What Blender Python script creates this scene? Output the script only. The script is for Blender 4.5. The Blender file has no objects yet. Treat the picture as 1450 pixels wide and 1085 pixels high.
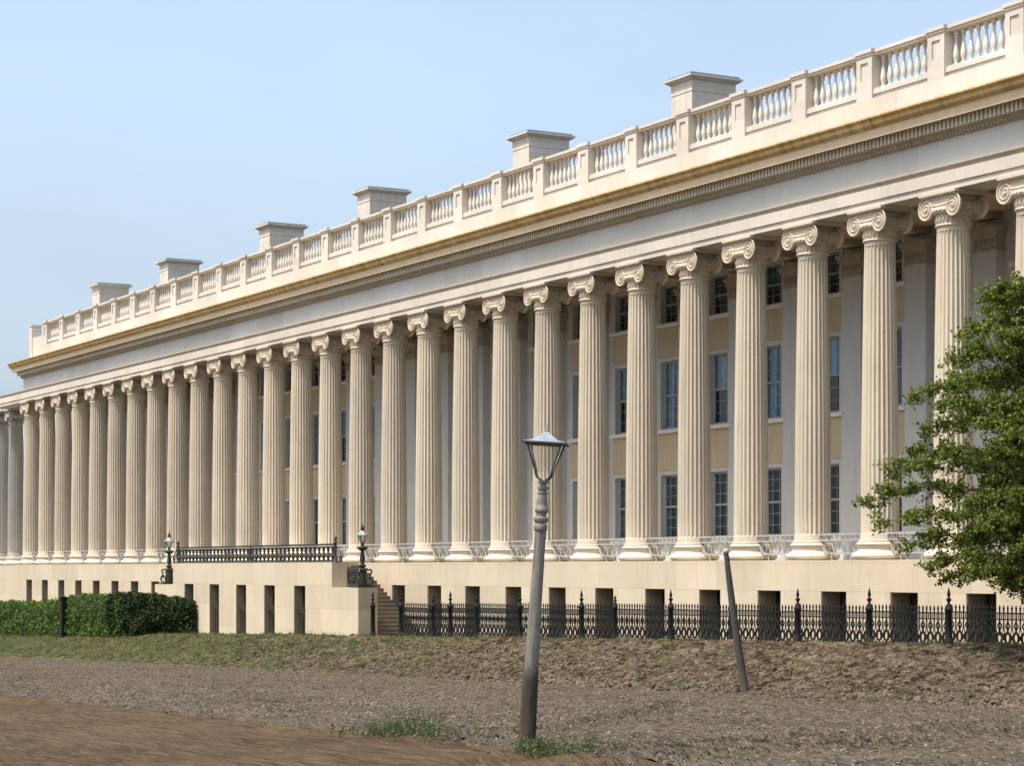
import bpy, bmesh, math, random
from mathutils import Vector, Matrix, Quaternion, noise

random.seed(7)
C = bpy.context.scene.collection
R = math.radians
PI = math.pi

# ---------------------------------------------------------------- frame of the place
# X runs along the facade (-X = away down the street), Y into the building, Z up; eye level = 0
A = R(29.0)                       # angle between the view axis and the facade
F = 3112.0                        # focal length in photo pixels (1450 wide)
TANA, COSA, SINA = math.tan(A), math.cos(A), math.sin(A)
RIGHT = Vector((SINA, COSA, 0))
PITCH = 3.48                      # one bay
S0 = 51.2                         # nearest fully seen column
SLOPE = 0.0208                    # the street falls away to the left

def s_at(px, d):
    """distance along the facade of what stands d metres off at photo column px"""
    return ((F / COSA ** 2) / (px + 1000.0) - TANA) * d

# ---------------------------------------------------------------- mesh helpers
class MB:
    def __init__(self):
        self.v, self.f, self.m = [], [], []
        self.mi = 0
    def add(self, vs, fs):
        b = len(self.v)
        self.v += [tuple(p) for p in vs]
        self.f += [tuple(i + b for i in q) for q in fs]
        self.m += [self.mi] * len(fs)
    def box(self, x0, x1, y0, y1, z0, z1):
        x0, x1 = min(x0, x1), max(x0, x1); y0, y1 = min(y0, y1), max(y0, y1); z0, z1 = min(z0, z1), max(z0, z1)
        self.add([(x0, y0, z0), (x1, y0, z0), (x1, y1, z0), (x0, y1, z0), (x0, y0, z1), (x1, y0, z1), (x1, y1, z1), (x0, y1, z1)],
                 [(0, 3, 2, 1), (4, 5, 6, 7), (0, 1, 5, 4), (1, 2, 6, 5), (2, 3, 7, 6), (3, 0, 4, 7)])
    def lathe(self, prof, c=(0, 0, 0), n=16, axis='z', rot=0.0):
        vs, fs = [], []
        for (r, h) in prof:
            for k in range(n):
                a = 2 * PI * k / n + rot
                p = (r * math.cos(a), r * math.sin(a), h) if axis == 'z' else (r * math.cos(a), h, r * math.sin(a))
                vs.append((c[0] + p[0], c[1] + p[1], c[2] + p[2]))
        for i in range(len(prof) - 1):
            for k in range(n):
                k2 = (k + 1) % n
                fs.append((i * n + k, i * n + k2, (i + 1) * n + k2, (i + 1) * n + k))
        fs.append(tuple(range(n))); fs.append(tuple((len(prof) - 1) * n + k for k in range(n)))
        self.add(vs, fs)
    def tube(self, pts, r, n=6, closed=False):
        pts = [Vector(p) for p in pts]
        m = len(pts)
        rs = r if isinstance(r, (list, tuple)) else [r] * m
        vs, fs = [], []
        ref = None
        for i, p in enumerate(pts):
            t = (pts[(i + 1) % m] - pts[i - 1]) if closed else (pts[min(i + 1, m - 1)] - pts[max(i - 1, 0)])
            if t.length < 1e-9: t = Vector((0, 0, 1))
            t.normalize()
            if ref is None:
                ref = t.orthogonal().normalized()
            ref = (ref - t * ref.dot(t))
            if ref.length < 1e-6: ref = t.orthogonal()
            ref.normalize()
            b = t.cross(ref)
            for k in range(n):
                a = 2 * PI * k / n
                vs.append(p + (ref * math.cos(a) + b * math.sin(a)) * rs[i])
        for i in range(m if closed else m - 1):
            j = (i + 1) % m
            for k in range(n):
                k2 = (k + 1) % n
                fs.append((i * n + k, i * n + k2, j * n + k2, j * n + k))
        if not closed:
            fs.append(tuple(range(n))); fs.append(tuple((m - 1) * n + k for k in range(n)))
        self.add(vs, fs)
    def prof_x(self, prof, x0, x1):
        """closed (y,z) outline swept along X"""
        n = len(prof)
        vs = [(x0, y, z) for y, z in prof] + [(x1, y, z) for y, z in prof]
        fs = [(i, (i + 1) % n, n + (i + 1) % n, n + i) for i in range(n)]
        fs += [tuple(range(n)), tuple(n + i for i in range(n))]
        self.add(vs, fs)
    def mesh(self, name, mats, smooth=None, recalc=True):
        me = bpy.data.meshes.new(name)
        me.from_pydata(self.v, [], self.f)
        for m in (mats if isinstance(mats, (list, tuple)) else [mats]):
            me.materials.append(m)
        if any(self.m): me.polygons.foreach_set('material_index', self.m)
        if recalc:
            bm = bmesh.new(); bm.from_mesh(me)
            bmesh.ops.recalc_face_normals(bm, faces=bm.faces)
            bm.to_mesh(me); bm.free()
        if smooth is not None:
            me.shade_smooth()
            if smooth < 179: me.set_sharp_from_angle(angle=R(smooth))
        me.update()
        return me
    def build(self, name, mats, parent=None, loc=(0, 0, 0), smooth=None, recalc=True):
        return link(name, self.mesh(name, mats, smooth, recalc), parent, loc)

def wloc(o):
    p = Vector(o.location)
    while o.parent is not None:
        o = o.parent; p += Vector(o.location)
    return p

def link(name, data, parent=None, loc=(0, 0, 0), local=False):
    """loc is in the world unless local; parents are never turned before their parts hang on them"""
    o = bpy.data.objects.new(name, data)
    C.objects.link(o)
    if parent is not None:
        o.parent = parent
        o.location = Vector(loc) if local else Vector(loc) - wloc(parent)
    else:
        o.location = loc
    return o

def thing(name, label, cat, loc=(0, 0, 0), group=None):
    o = link(name, None, None, loc)
    o.empty_display_size = 0.3
    return tag(o, label, cat, group)

def tag(o, label, cat, group=None):
    o['label'] = label; o['category'] = cat
    if group: o['group'] = group
    return o

def struct(o):
    o['kind'] = 'structure'; return o

def copy_part(src, parent, loc):
    """a part and its sub-parts, copied"""
    o = src.copy(); C.objects.link(o); o.parent = parent; o.location = Vector(loc) - wloc(parent)
    for ch in src.children:
        c = ch.copy(); C.objects.link(c); c.parent = o; c.location = ch.location
    return o

# ---------------------------------------------------------------- materials
def new_mat(name):
    m = bpy.data.materials.new(name); m.use_nodes = True
    nt = m.node_tree; nt.nodes.clear()
    out = nt.nodes.new('ShaderNodeOutputMaterial')
    return m, nt, out

class N:
    """terse node building"""
    def __init__(self, nt): self.nt = nt
    def n(self, t, **kw):
        nd = self.nt.nodes.new(t)
        for k, v in kw.items():
            if k.startswith('i_'):
                key = k[2:]
                key = int(key) if key.isdigit() else key.replace('_', ' ')
                nd.inputs[key].default_value = v
            else: setattr(nd, k, v)
        return nd
    def l(self, a, b): self.nt.links.new(a, b)
    def pos(self, scale=(1, 1, 1)):
        g = self.n('ShaderNodeNewGeometry'); mp = self.n('ShaderNodeMapping'); mp.inputs['Scale'].default_value = scale
        self.l(g.outputs['Position'], mp.inputs['Vector']); return mp.outputs[0]
    def noise(self, vec, scale, detail=4, rough=0.55, dist=0.0):
        t = self.n('ShaderNodeTexNoise'); t.inputs['Scale'].default_value = scale; t.inputs['Detail'].default_value = detail
        t.inputs['Roughness'].default_value = rough; t.inputs['Distortion'].default_value = dist
        self.l(vec, t.inputs['Vector']); return t.outputs['Fac']
    def ramp(self, fac, stops, interp='LINEAR'):
        r = self.n('ShaderNodeValToRGB'); r.color_ramp.interpolation = interp
        el = r.color_ramp.elements
        while len(el) < len(stops): el.new(0.5)
        for e, (p, c) in zip(el, stops):
            e.position = p; e.color = (*c, 1) if len(c) == 3 else c
        self.l(fac, r.inputs[0]); return r.outputs[0]
    def val(self, fac, a, b, c=0.0, d=1.0):
        m = self.n('ShaderNodeMapRange'); m.inputs[1].default_value = a; m.inputs[2].default_value = b
        m.inputs[3].default_value = c; m.inputs[4].default_value = d
        self.l(fac, m.inputs[0]); return m.outputs[0]
    def mix(self, fac, a, b, blend='MIX'):
        m = self.n('ShaderNodeMix', data_type='RGBA', blend_type=blend)
        for s, v in ((m.inputs[0], fac), (m.inputs[6], a), (m.inputs[7], b)):
            if hasattr(v, 'is_output'): self.l(v, s)
            else: s.default_value = v if isinstance(v, (int, float)) else ((*v, 1) if len(v) == 3 else v)
        return m.outputs[2]
    def math(self, op, a, b=0.0):
        m = self.n('ShaderNodeMath', operation=op)
        for s, v in ((m.inputs[0], a), (m.inputs[1], b)):
            if hasattr(v, 'is_output'): self.l(v, s)
            else: s.default_value = v
        return m.outputs[0]
    def bsdf(self, out, col, rough=0.8, bump=None, strength=0.3, dist=0.02, metal=0.0, spec=0.3):
        b = self.n('ShaderNodeBsdfPrincipled')
        if hasattr(col, 'is_output'): self.l(col, b.inputs['Base Color'])
        else: b.inputs['Base Color'].default_value = (*col, 1)
        if hasattr(rough, 'is_output'): self.l(rough, b.inputs['Roughness'])
        else: b.inputs['Roughness'].default_value = rough
        b.inputs['Metallic'].default_value = metal
        b.inputs['Specular IOR Level'].default_value = spec
        if bump is not None:
            bp = self.n('ShaderNodeBump'); bp.inputs['Strength'].default_value = strength; bp.inputs['Distance'].default_value = dist
            self.l(bump, bp.inputs['Height']); self.l(bp.outputs[0], b.inputs['Normal'])
        self.l(b.outputs[0], out.inputs['Surface'])
        return b

def mul(c, k): return tuple(x * k for x in c)

def stone(name, base, stain=(0.42, 0.31, 0.17), stain_amt=0.35, joints=None, streak=0.25, per_object=0.0, grain=0.10, joint_dark=0.80):
    m, nt, out = new_mat(name); n = N(nt)
    p = n.pos()
    big = n.noise(p, 0.35, 5, 0.6)
    col = n.mix(n.val(big, 0.3, 0.7), mul(base, 0.90), mul(base, 1.06))
    mid = n.noise(p, 2.3, 6, 0.65)
    col = n.mix(n.val(mid, 0.55, 0.80, 0, stain_amt), col, stain)
    st = n.noise(n.pos((1.6, 1.6, 0.18)), 2.0, 5, 0.6)
    col = n.mix(n.val(st, 0.50, 0.76, 0, streak), col, mul(base, 0.55))
    dr = n.noise(n.pos((5.0, 5.0, 0.22)), 1.5, 6, 0.7)
    col = n.mix(n.val(dr, 0.56, 0.78, 0, streak * 1.1), col, stain)
    pt = n.noise(p, 0.9, 7, 0.75, 0.6)
    col = n.mix(n.val(pt, 0.56, 0.66, 0, 0.16), col, mul(base, 0.72))
    fine = n.noise(p, 26, 3, 0.7)
    col = n.mix(n.val(fine, 0.3, 0.7, 0, grain * 2), col, mul(base, 0.7))
    pits = n.n('ShaderNodeTexVoronoi'); pits.inputs['Scale'].default_value = 3.1
    n.l(p, pits.inputs['Vector'])
    col = n.mix(n.val(pits.outputs['Distance'], 0.03, 0.055, 0.55, 0.0), col, (0.14, 0.11, 0.08))
    h = mid
    if joints:
        bw, bh, z0, dark = joints
        g = n.n('ShaderNodeNewGeometry'); sp = n.n('ShaderNodeSeparateXYZ'); n.l(g.outputs['Position'], sp.inputs[0])
        cb = n.n('ShaderNodeCombineXYZ')
        n.l(sp.outputs[0], cb.inputs[0]); n.l(n.math('ADD', sp.outputs[2], -z0), cb.inputs[1])
        br = n.n('ShaderNodeTexBrick'); br.offset = 0.5
        br.inputs['Scale'].default_value = 1.0; br.inputs['Mortar Size'].default_value = 0.012
        br.inputs['Brick Width'].default_value = bw; br.inputs['Row Height'].default_value = bh
        br.inputs['Color1'].default_value = (1, 1, 1, 1); br.inputs['Color2'].default_value = (0.87, 0.865, 0.84, 1)
        br.inputs['Mortar'].default_value = (dark, dark, dark, 1); br.inputs['Mortar Smooth'].default_value = 0.3
        n.l(cb.outputs[0], br.inputs['Vector'])
        col = n.mix(1.0, col, br.outputs['Color'], 'MULTIPLY')
    if per_object:
        oi = n.n('ShaderNodeObjectInfo')
        k = n.val(oi.outputs['Random'], 0, 1, 1 - per_object, 1 + per_object * 0.4)
        cc = n.n('ShaderNodeCombineColor'); [n.l(k, cc.inputs[i]) for i in range(3)]
        col = n.mix(1.0, col, cc.outputs[0], 'MULTIPLY')
    n.bsdf(out, col, 0.85, h, 0.25, 0.02)
    return m

CREAM = (0.69, 0.585, 0.425)
M = {}
M['basement'] = stone('basement_stone', (0.555, 0.47, 0.345), joints=(2.6, 1.02, 0.30, 0.72), stain_amt=0.40, streak=0.26)
M['column'] = stone('column_stone', (0.55, 0.485, 0.375), stain_amt=0.26, streak=0.40, per_object=0.10)
M['base'] = stone('column_base_stone', (0.60, 0.53, 0.42), stain_amt=0.30)
M['capital'] = stone('capital_stone', (0.56, 0.485, 0.37), stain=(0.30, 0.22, 0.12), stain_amt=0.3, per_object=0.06)
M['roll'] = stone('dark_capital_stone', (0.36, 0.30, 0.22), stain=(0.16, 0.12, 0.07), stain_amt=0.5)  # side rolls, darker than the rest of the capital
M['architrave'] = stone('architrave_stone', (0.575, 0.53, 0.45), joints=(PITCH, 4.0, 0, 0.85), stain_amt=0.3)
M['frieze'] = stone('frieze_stone', (0.555, 0.555, 0.53), joints=(PITCH, 4.0, 0, 0.85), stain_amt=0.12, streak=0.15)
M['dentil'] = stone('dentil_stone', (0.58, 0.53, 0.43), stain=(0.25, 0.19, 0.11), stain_amt=0.5)
M['corona'] = stone('corona_stone', (0.57, 0.46, 0.31), stain=(0.44, 0.33, 0.14), stain_amt=0.7)
M['parapet'] = stone('parapet_marble', (0.565, 0.535, 0.48), joints=(1.74, 0.62, 0.0, 0.88), stain=(0.50, 0.37, 0.20), stain_amt=0.50, streak=0.24)
M['baluster'] = stone('baluster_marble', (0.59, 0.55, 0.48), stain_amt=0.25, streak=0.2)
M['chimney'] = stone('chimney_marble', (0.62, 0.57, 0.485), stain=(0.22, 0.19, 0.15), stain_amt=0.35, streak=0.45, joints=(1.1, 0.55, 0.2, 0.80))
M['pilaster'] = stone('pilaster_granite', (0.51, 0.525, 0.525), stain=(0.35, 0.34, 0.32), stain_amt=0.25, streak=0.25)
M['pilcap'] = stone('pilaster_capital_stone', (0.37, 0.345, 0.30), stain=(0.2, 0.17, 0.12), stain_amt=0.5)
M['bed'] = stone('dark_bed_moulding', (0.42, 0.36, 0.27), stain=(0.15, 0.12, 0.08), stain_amt=0.6)  # egg moulding and taenia, darker than the courses beside them
M['wall'] = stone('portico_wall_granite', (0.55, 0.56, 0.565), stain=(0.30, 0.28, 0.24), stain_amt=0.25, streak=0.25)
M['grey'] = stone('shaded_end_stone', (0.36, 0.345, 0.305), stain=(0.16, 0.155, 0.14), stain_amt=0.4, streak=0.4)  # end columns and beam: their shade put into the stone colour
M['ochre'] = stone('ochre_render', (0.50, 0.425, 0.29), stain=(0.34, 0.30, 0.22), stain_amt=0.6, streak=0.4)
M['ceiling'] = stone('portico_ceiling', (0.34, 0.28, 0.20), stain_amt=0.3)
M['reveal_shade'] = stone('shaded_reveal_stone', (0.27, 0.22, 0.15), stain_amt=0.3)  # jamb shade put into the stone colour; also backs the terrace openings
M['step'] = stone('step_stone', (0.21, 0.175, 0.13), stain=(0.10, 0.08, 0.055), stain_amt=0.6, streak=0.4)  # darkened overall to stand in for shade on the risers

def cyma_mat():
    m, nt, out = new_mat('stained_cyma_stone'); n = N(nt)
    p = n.pos()
    st = n.noise(n.pos((3.4, 0.3, 0.25)), 1.6, 6, 0.65)
    big = n.noise(n.pos((0.4, 0.4, 0.4)), 1.0, 3)
    col = n.ramp(st, [(0.26, (0.20, 0.115, 0.035)), (0.40, (0.42, 0.275, 0.11)), (0.55, (0.53, 0.375, 0.17)), (0.72, (0.64, 0.53, 0.35))])
    col = n.mix(n.val(big, 0.3, 0.7, 0.0, 0.35), col, (0.42, 0.27, 0.10))
    n.bsdf(out, col, 0.85, st, 0.3, 0.02)
    return m
M['cyma'] = cyma_mat()

def simple(name, col, rough=0.6, var=0.25, scale=6.0, metal=0.0, bump=0.15, spec=0.3, rust=None):
    m, nt, out = new_mat(name); n = N(nt)
    p = n.pos(); f = n.noise(p, scale, 5, 0.6)
    c = n.mix(n.val(f, 0.3, 0.7), mul(col, 1 - var), mul(col, 1 + var))
    if rust:
        f2 = n.noise(p, scale * 0.6, 6, 0.7)
        c = n.mix(n.val(f2, 0.52, 0.72, 0, 0.7), c, rust)
    n.bsdf(out, c, n.val(f, 0.2, 0.8, rough - 0.1, rough + 0.1), f, bump, 0.01, metal, spec)
    return m
M['iron'] = simple('black_iron', (0.012, 0.0135, 0.0135), 0.7, rust=(0.022, 0.020, 0.017), spec=0.15)
M['iron_dark'] = simple('bronze_green_iron', (0.032, 0.033, 0.028), 0.5, rust=(0.06, 0.056, 0.045))
M['rail_white'] = simple('weathered_white_iron', (0.30, 0.295, 0.28), 0.6, rust=(0.15, 0.13, 0.11))
M['sash'] = simple('sash_paint', (0.30, 0.325, 0.335), 0.5, 0.1)
M['sill'] = simple('sill_stone', (0.66, 0.64, 0.60), 0.7, 0.1)
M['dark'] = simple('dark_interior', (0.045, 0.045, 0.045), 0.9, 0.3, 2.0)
M['blind'] = simple('window_curtain', (0.13, 0.185, 0.21), 0.9, 0.25, 3.0)
M['blind_sky'] = simple('sky_reflection_curtain', (0.36, 0.56, 0.70), 0.9, 0.25, 3.0)  # middle windows: sky reflection painted as the curtain's blue
M['lead'] = simple('lead_flashing', (0.20, 0.21, 0.25), 0.6, 0.2)
M['lamp_iron'] = simple('grey_painted_iron', (0.17, 0.165, 0.15), 0.5, 0.25, 14, rust=(0.10, 0.08, 0.06))
M['lamp_roof'] = simple('tin_lantern_roof', (0.22, 0.245, 0.28), 0.5, 0.2, 9, 0.2)
M['bars'] = simple('lantern_bars', (0.05, 0.05, 0.045), 0.5)

def wood_mat(name, top, bottom, zsplit, soft):
    m, nt, out = new_mat(name); n = N(nt)
    tc = n.n('ShaderNodeTexCoord'); mp = n.n('ShaderNodeMapping'); mp.inputs['Scale'].default_value = (14, 14, 0.9)
    n.l(tc.outputs['Object'], mp.inputs[0])
    g = n.noise(mp.outputs[0], 2.2, 7, 0.65, 0.4)
    sp = n.n('ShaderNodeSeparateXYZ'); n.l(tc.outputs['Object'], sp.inputs[0])
    patch = n.noise(tc.outputs['Object'], 3.0, 4, 0.6)
    z = n.math('ADD', sp.outputs[2], n.math('MULTIPLY', n.math('ADD', patch, -0.5), 0.9))
    a = n.ramp(g, [(0.30, mul(top, 0.28)), (0.46, mul(top, .85)), (0.60, top), (0.75, mul(top, 1.35))])
    ck = n.noise(tc.outputs['Object'], 5.5, 6, 0.7, 1.0); a = n.mix(n.val(ck, 0.54, 0.70, 0, 0.55), a, mul(top, 0.42))
    b = n.ramp(g, [(0.30, mul(bottom, 0.3)), (0.5, bottom), (0.75, mul(bottom, 1.7))])
    c = n.mix(n.val(z, zsplit - soft, zsplit + soft), b, a)
    n.bsdf(out, c, 0.85, g, 0.9, 0.02)
    return m
M['post_wood'] = wood_mat('weathered_post_wood', (0.205, 0.19, 0.165), (0.052, 0.038, 0.027), 1.05, 0.14)
M['pole_wood'] = wood_mat('grey_pole_wood', (0.075, 0.070, 0.062), (0.085, 0.072, 0.058), 0.5, 0.5)

def glass_mat(name, tint, frost=0.0):
    m, nt, out = new_mat(name); n = N(nt)
    tr = n.n('ShaderNodeBsdfTransparent'); tr.inputs[0].default_value = (*tint, 1)
    gl = n.n('ShaderNodeBsdfGlossy'); gl.inputs['Roughness'].default_value = 0.05
    w = n.noise(n.pos((1, 1, 0.35)), 1.7, 2)
    bp = n.n('ShaderNodeBump'); bp.inputs['Strength'].default_value = 0.06; n.l(w, bp.inputs['Height']); n.l(bp.outputs[0], gl.inputs['Normal'])
    lw = n.n('ShaderNodeLayerWeight'); lw.inputs[0].default_value = 0.5
    fr = n.math('ADD', n.math('MULTIPLY', n.math('POWER', lw.outputs['Facing'], 4.0), 0.9), 0.05 + frost)
    mx = n.n('ShaderNodeMixShader'); n.l(fr, mx.inputs[0]); n.l(tr.outputs[0], mx.inputs[1]); n.l(gl.outputs[0], mx.inputs[2])
    n.l(mx.outputs[0], out.inputs[0])
    return m
M['glass'] = glass_mat('window_glass', (0.62, 0.72, 0.76))
M['lamp_glass'] = glass_mat('lantern_glass', (0.93, 0.93, 0.91))
_nt = M['lamp_glass'].node_tree; _o = next(x for x in _nt.nodes if x.type == 'OUTPUT_MATERIAL'); _s = _o.inputs[0].links[0].from_socket
_d = _nt.nodes.new('ShaderNodeBsdfTranslucent'); _d.inputs[0].default_value = (0.85, 0.84, 0.80, 1); _m = _nt.nodes.new('ShaderNodeMixShader'); _m.inputs[0].default_value = 0.14   # dusty panes
_nt.links.new(_s, _m.inputs[1]); _nt.links.new(_d.outputs[0], _m.inputs[2]); _nt.links.new(_m.outputs[0], _o.inputs[0])

def leaf_mat(name, dark, mid, light, trans=0.35):
    m, nt, out = new_mat(name); n = N(nt)
    g = n.n('ShaderNodeNewGeometry')
    f = n.noise(n.pos(), 1.1, 3, 0.6)
    k = n.math('ADD', n.math('MULTIPLY', g.outputs['Random Per Island'], 0.6), n.math('MULTIPLY', f, 0.4))
    c = n.ramp(k, [(0.15, dark), (0.5, mid), (0.85, light)])
    d = n.n('ShaderNodeBsdfPrincipled'); n.l(c, d.inputs['Base Color']); d.inputs['Roughness'].default_value = 0.55
    d.inputs['Specular IOR Level'].default_value = 0.25
    t = n.n('ShaderNodeBsdfTranslucent'); n.l(n.mix(1.0, c, (1.1, 1.25, 0.5), 'MULTIPLY'), t.inputs[0])
    mx = n.n('ShaderNodeMixShader'); mx.inputs[0].default_value = trans
    n.l(d.outputs[0], mx.inputs[1]); n.l(t.outputs[0], mx.inputs[2]); n.l(mx.outputs[0], out.inputs[0])
    return m
M['leaf'] = leaf_mat('tree_leaves', (0.030, 0.048, 0.007), (0.088, 0.120, 0.016), (0.24, 0.255, 0.05))
M['hedge'] = leaf_mat('hedge_leaves', (0.034, 0.066, 0.013), (0.075, 0.128, 0.020), (0.15, 0.20, 0.04), 0.3)
M['hedge_shade'] = leaf_mat('shaded_hedge_leaves', (0.008, 0.018, 0.006), (0.016, 0.033, 0.009), (0.045, 0.07, 0.016), 0.15)  # shaded end of the hedge, its shade put into the leaf colours
M['hedge_core'] = simple('hedge_twigs', (0.010, 0.018, 0.006), 0.95, 0.4, 4)
M['weed'] = leaf_mat('weed_leaves', (0.050, 0.065, 0.025), (0.085, 0.105, 0.04), (0.15, 0.16, 0.08), 0.3)
M['grass'] = leaf_mat('grass_blades', (0.060, 0.065, 0.022), (0.095, 0.10, 0.034), (0.16, 0.145, 0.06), 0.3)
M['bark'] = simple('bark', (0.10, 0.075, 0.05), 0.9, 0.4, 9, bump=0.6)

def ground_mat(name, dark, mid, light, scale, bumpk, green=None, aniso=(1, 1, 1), chip=0.6, chip_scale=5.0):
    m, nt, out = new_mat(name); n = N(nt)
    p = n.pos(aniso)
    big = n.noise(n.pos(), 0.30, 5, 0.6)
    f = n.noise(p, scale, 8, 0.68, 0.8)
    wn = n.n('ShaderNodeTexNoise'); wn.inputs['Scale'].default_value = 1.3; wn.inputs['Detail'].default_value = 4; n.l(p, wn.inputs['Vector'])
    sc = n.n('ShaderNodeVectorMath', operation='SCALE'); sc.inputs[3].default_value = 1.1; n.l(wn.outputs['Color'], sc.inputs[0])
    wp = n.n('ShaderNodeVectorMath', operation='ADD'); n.l(p, wp.inputs[0]); n.l(sc.outputs[0], wp.inputs[1])
    st = n.n('ShaderNodeMapping'); st.inputs['Scale'].default_value = (0.55, 1.0, 1.3); st.inputs['Rotation'].default_value = (0, 0, 0.6); n.l(wp.outputs[0], st.inputs[0])
    v = n.n('ShaderNodeTexVoronoi', feature='SMOOTH_F1'); v.inputs['Scale'].default_value = chip_scale; v.inputs['Smoothness'].default_value = 0.25
    n.l(st.outputs[0], v.inputs['Vector'])
    v2 = n.n('ShaderNodeTexVoronoi', feature='F1'); v2.inputs['Scale'].default_value = chip_scale * 2.3
    n.l(st.outputs[0], v2.inputs['Vector'])
    ch = n.math('ADD', n.math('MULTIPLY', v.outputs['Distance'], -0.9), n.math('MULTIPLY', v2.outputs['Distance'], -0.45))
    h = n.math('ADD', n.math('MULTIPLY', f, 0.9), ch)
    k = n.math('ADD', n.math('MULTIPLY', f, 0.72), n.math('MULTIPLY', big, 0.28))
    k = n.math('ADD', k, n.math('MULTIPLY', n.math('ADD', ch, 0.66), 0.30 * chip))
    col = n.ramp(k, [(0.34, dark), (0.48, mid), (0.68, light)])
    if green:
        (c1, c2), x_full, x_none, thr = green
        g = n.n('ShaderNodeNewGeometry'); sp = n.n('ShaderNodeSeparateXYZ'); n.l(g.outputs['Position'], sp.inputs[0])
        amt = n.val(sp.outputs[0], x_none, x_full)               # more grass further down the street
        gn = n.noise(n.pos(), 0.55, 7, 0.70)
        mask = n.val(n.math('ADD', gn, n.math('MULTIPLY', amt, 0.46)), thr, thr + 0.12)
        gc = n.mix(n.val(k, 0.38, 0.60), c1, c2)
        col = n.mix(n.math('MULTIPLY', mask, 0.85), col, gc)
    n.bsdf(out, col, 0.95, h, bumpk, 0.16, spec=0.1)
    return m
M['road'] = ground_mat('brown_dirt_road', (0.042, 0.027, 0.015), (0.078, 0.052, 0.029), (0.120, 0.083, 0.049), 3.4, 0.8, aniso=(0.35, 1.2, 1), chip=0.5, chip_scale=3.0)
M['cobble'] = ground_mat('dry_stony_dirt', (0.044, 0.034, 0.023), (0.106, 0.084, 0.059), (0.170, 0.139, 0.102), 4.2, 0.9, chip=1.0, chip_scale=7.0)
M['bank'] = ground_mat('loose_bank_earth', (0.022, 0.016, 0.009), (0.078, 0.059, 0.036), (0.165, 0.132, 0.090), 2.6, 1.0, chip=1.35, chip_scale=3.4,
                       green=(((0.026, 0.034, 0.012), (0.085, 0.092, 0.032)), -122, -40, 0.645))
M['earth'] = ground_mat('bare_earth', (0.11, 0.085, 0.06), (0.15, 0.12, 0.085), (0.20, 0.17, 0.12), 1.5, 0.4)
M['clod'] = simple('dry_clods', (0.105, 0.083, 0.057), 0.95, 0.4, 1.3)
M['stone_bit'] = simple('pale_pebbles', (0.145, 0.12, 0.092), 0.9, 0.4, 1.7)

# ---------------------------------------------------------------- ground
PROF = [(-60, -1.80), (0, -1.70), (9, -1.76), (13.2, -1.84), (14.1, -1.80), (18, -1.925), (26, -2.125), (32.75, -2.30),
        (33.2, -2.14), (34.6, -1.80), (36.6, -1.34), (37.9, -1.12), (38.7, -1.07), (39.6, -1.10), (46, -1.12), (400, -1.2)]
def prof(d):
    if d <= PROF[0][0]: return PROF[0][1]
    for (a, za), (b, zb) in zip(PROF, PROF[1:]):
        if d <= b:
            t = (d - a) / (b - a)
            return za + (zb - za) * t
    return PROF[-1][1]
RUTS = [[(22.0, 11.5), (24.0, 14.6), (25.6, 18.3), (27.6, 22.6), (30.2, 27.2), (33.5, 32.0)],
        [(20.6, 11.5), (22.6, 14.9), (24.2, 18.8), (26.2, 23.2), (28.8, 27.8), (32.2, 32.4)],
        [(26.4, 13.6), (30.0, 17.6), (35.0, 22.2), (41.0, 27.0)]]
def seg_dist(p, a, b):
    ax, ay = a; bx, by = b
    t = max(0, min(1, ((p[0] - ax) * (bx - ax) + (p[1] - ay) * (by - ay)) / ((bx - ax) ** 2 + (by - ay) ** 2)))
    return math.hypot(p[0] - ax - t * (bx - ax), p[1] - ay - t * (by - ay))
def base_z(s, d):
    sc = max(-60.0, min(260.0, s))
    return prof(d) - SLOPE * sc
def fbm(x, y, z=0.0, o=4):
    return noise.fractal((x, y, z), 1.0, 2.1, o)
def terrain(s, d, rough=True):
    z = base_z(s, d)
    if not rough: return z
    if d < 33:
        z += 0.035 * fbm(s * 0.35, d * 0.35)
        k = 0.35 if d < 13.6 else 1.0
        z += k * 0.035 * fbm(s * 1.7, d * 1.9, 3.0, 3)
        if d > 13.6: z += 0.060 * max(0, 0.42 - abs(noise.noise((s * 2.6 + noise.noise((s, d, 0)), d * 2.9, 9.0)))) + 0.03 * noise.noise((s * 6.0, d * 6.0, 1.0))
        if s < 46 and 11 < d < 32.5:
            q = min(seg_dist((s, d), a, b) for r in RUTS for a, b in zip(r, r[1:]))
            if q < 0.5: z -= 0.13 * (0.5 + 0.5 * math.cos(PI * min(1, q / 0.26))) - 0.07 * math.exp(-((q - 0.34) / 0.09) ** 2)
    else:
        w = min(1.0, (d - 32.9) / 0.8) * (1.0 if d < 38.4 else max(0.25, 1 - (d - 38.4) / 0.8))
        soft = max(0.35, min(1.0, (128 - s) / 40))               # the far lawn lies smoother
        z += w * soft * (0.11 * fbm(s * 0.55, d * 0.8, 1.0, 3) + 0.075 * fbm(s * 1.9, d * 2.2, 5.0, 3) + 0.15 * max(0, 0.40 - abs(noise.noise((s * 2.7 + 0.8 * noise.noise((s, d, 2.0)), d * 3.1, 2.0)))) + 0.05 * noise.noise((s * 5.6, d * 5.6, 4.0)) + 0.07 * max(0, 0.35 - abs(noise.noise((s * 5.5 + d * 2.5, d * 7.0, 8.0)))) - 0.04)
        if 83.5 < s < 84.9: z -= 0.05
    return z

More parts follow.
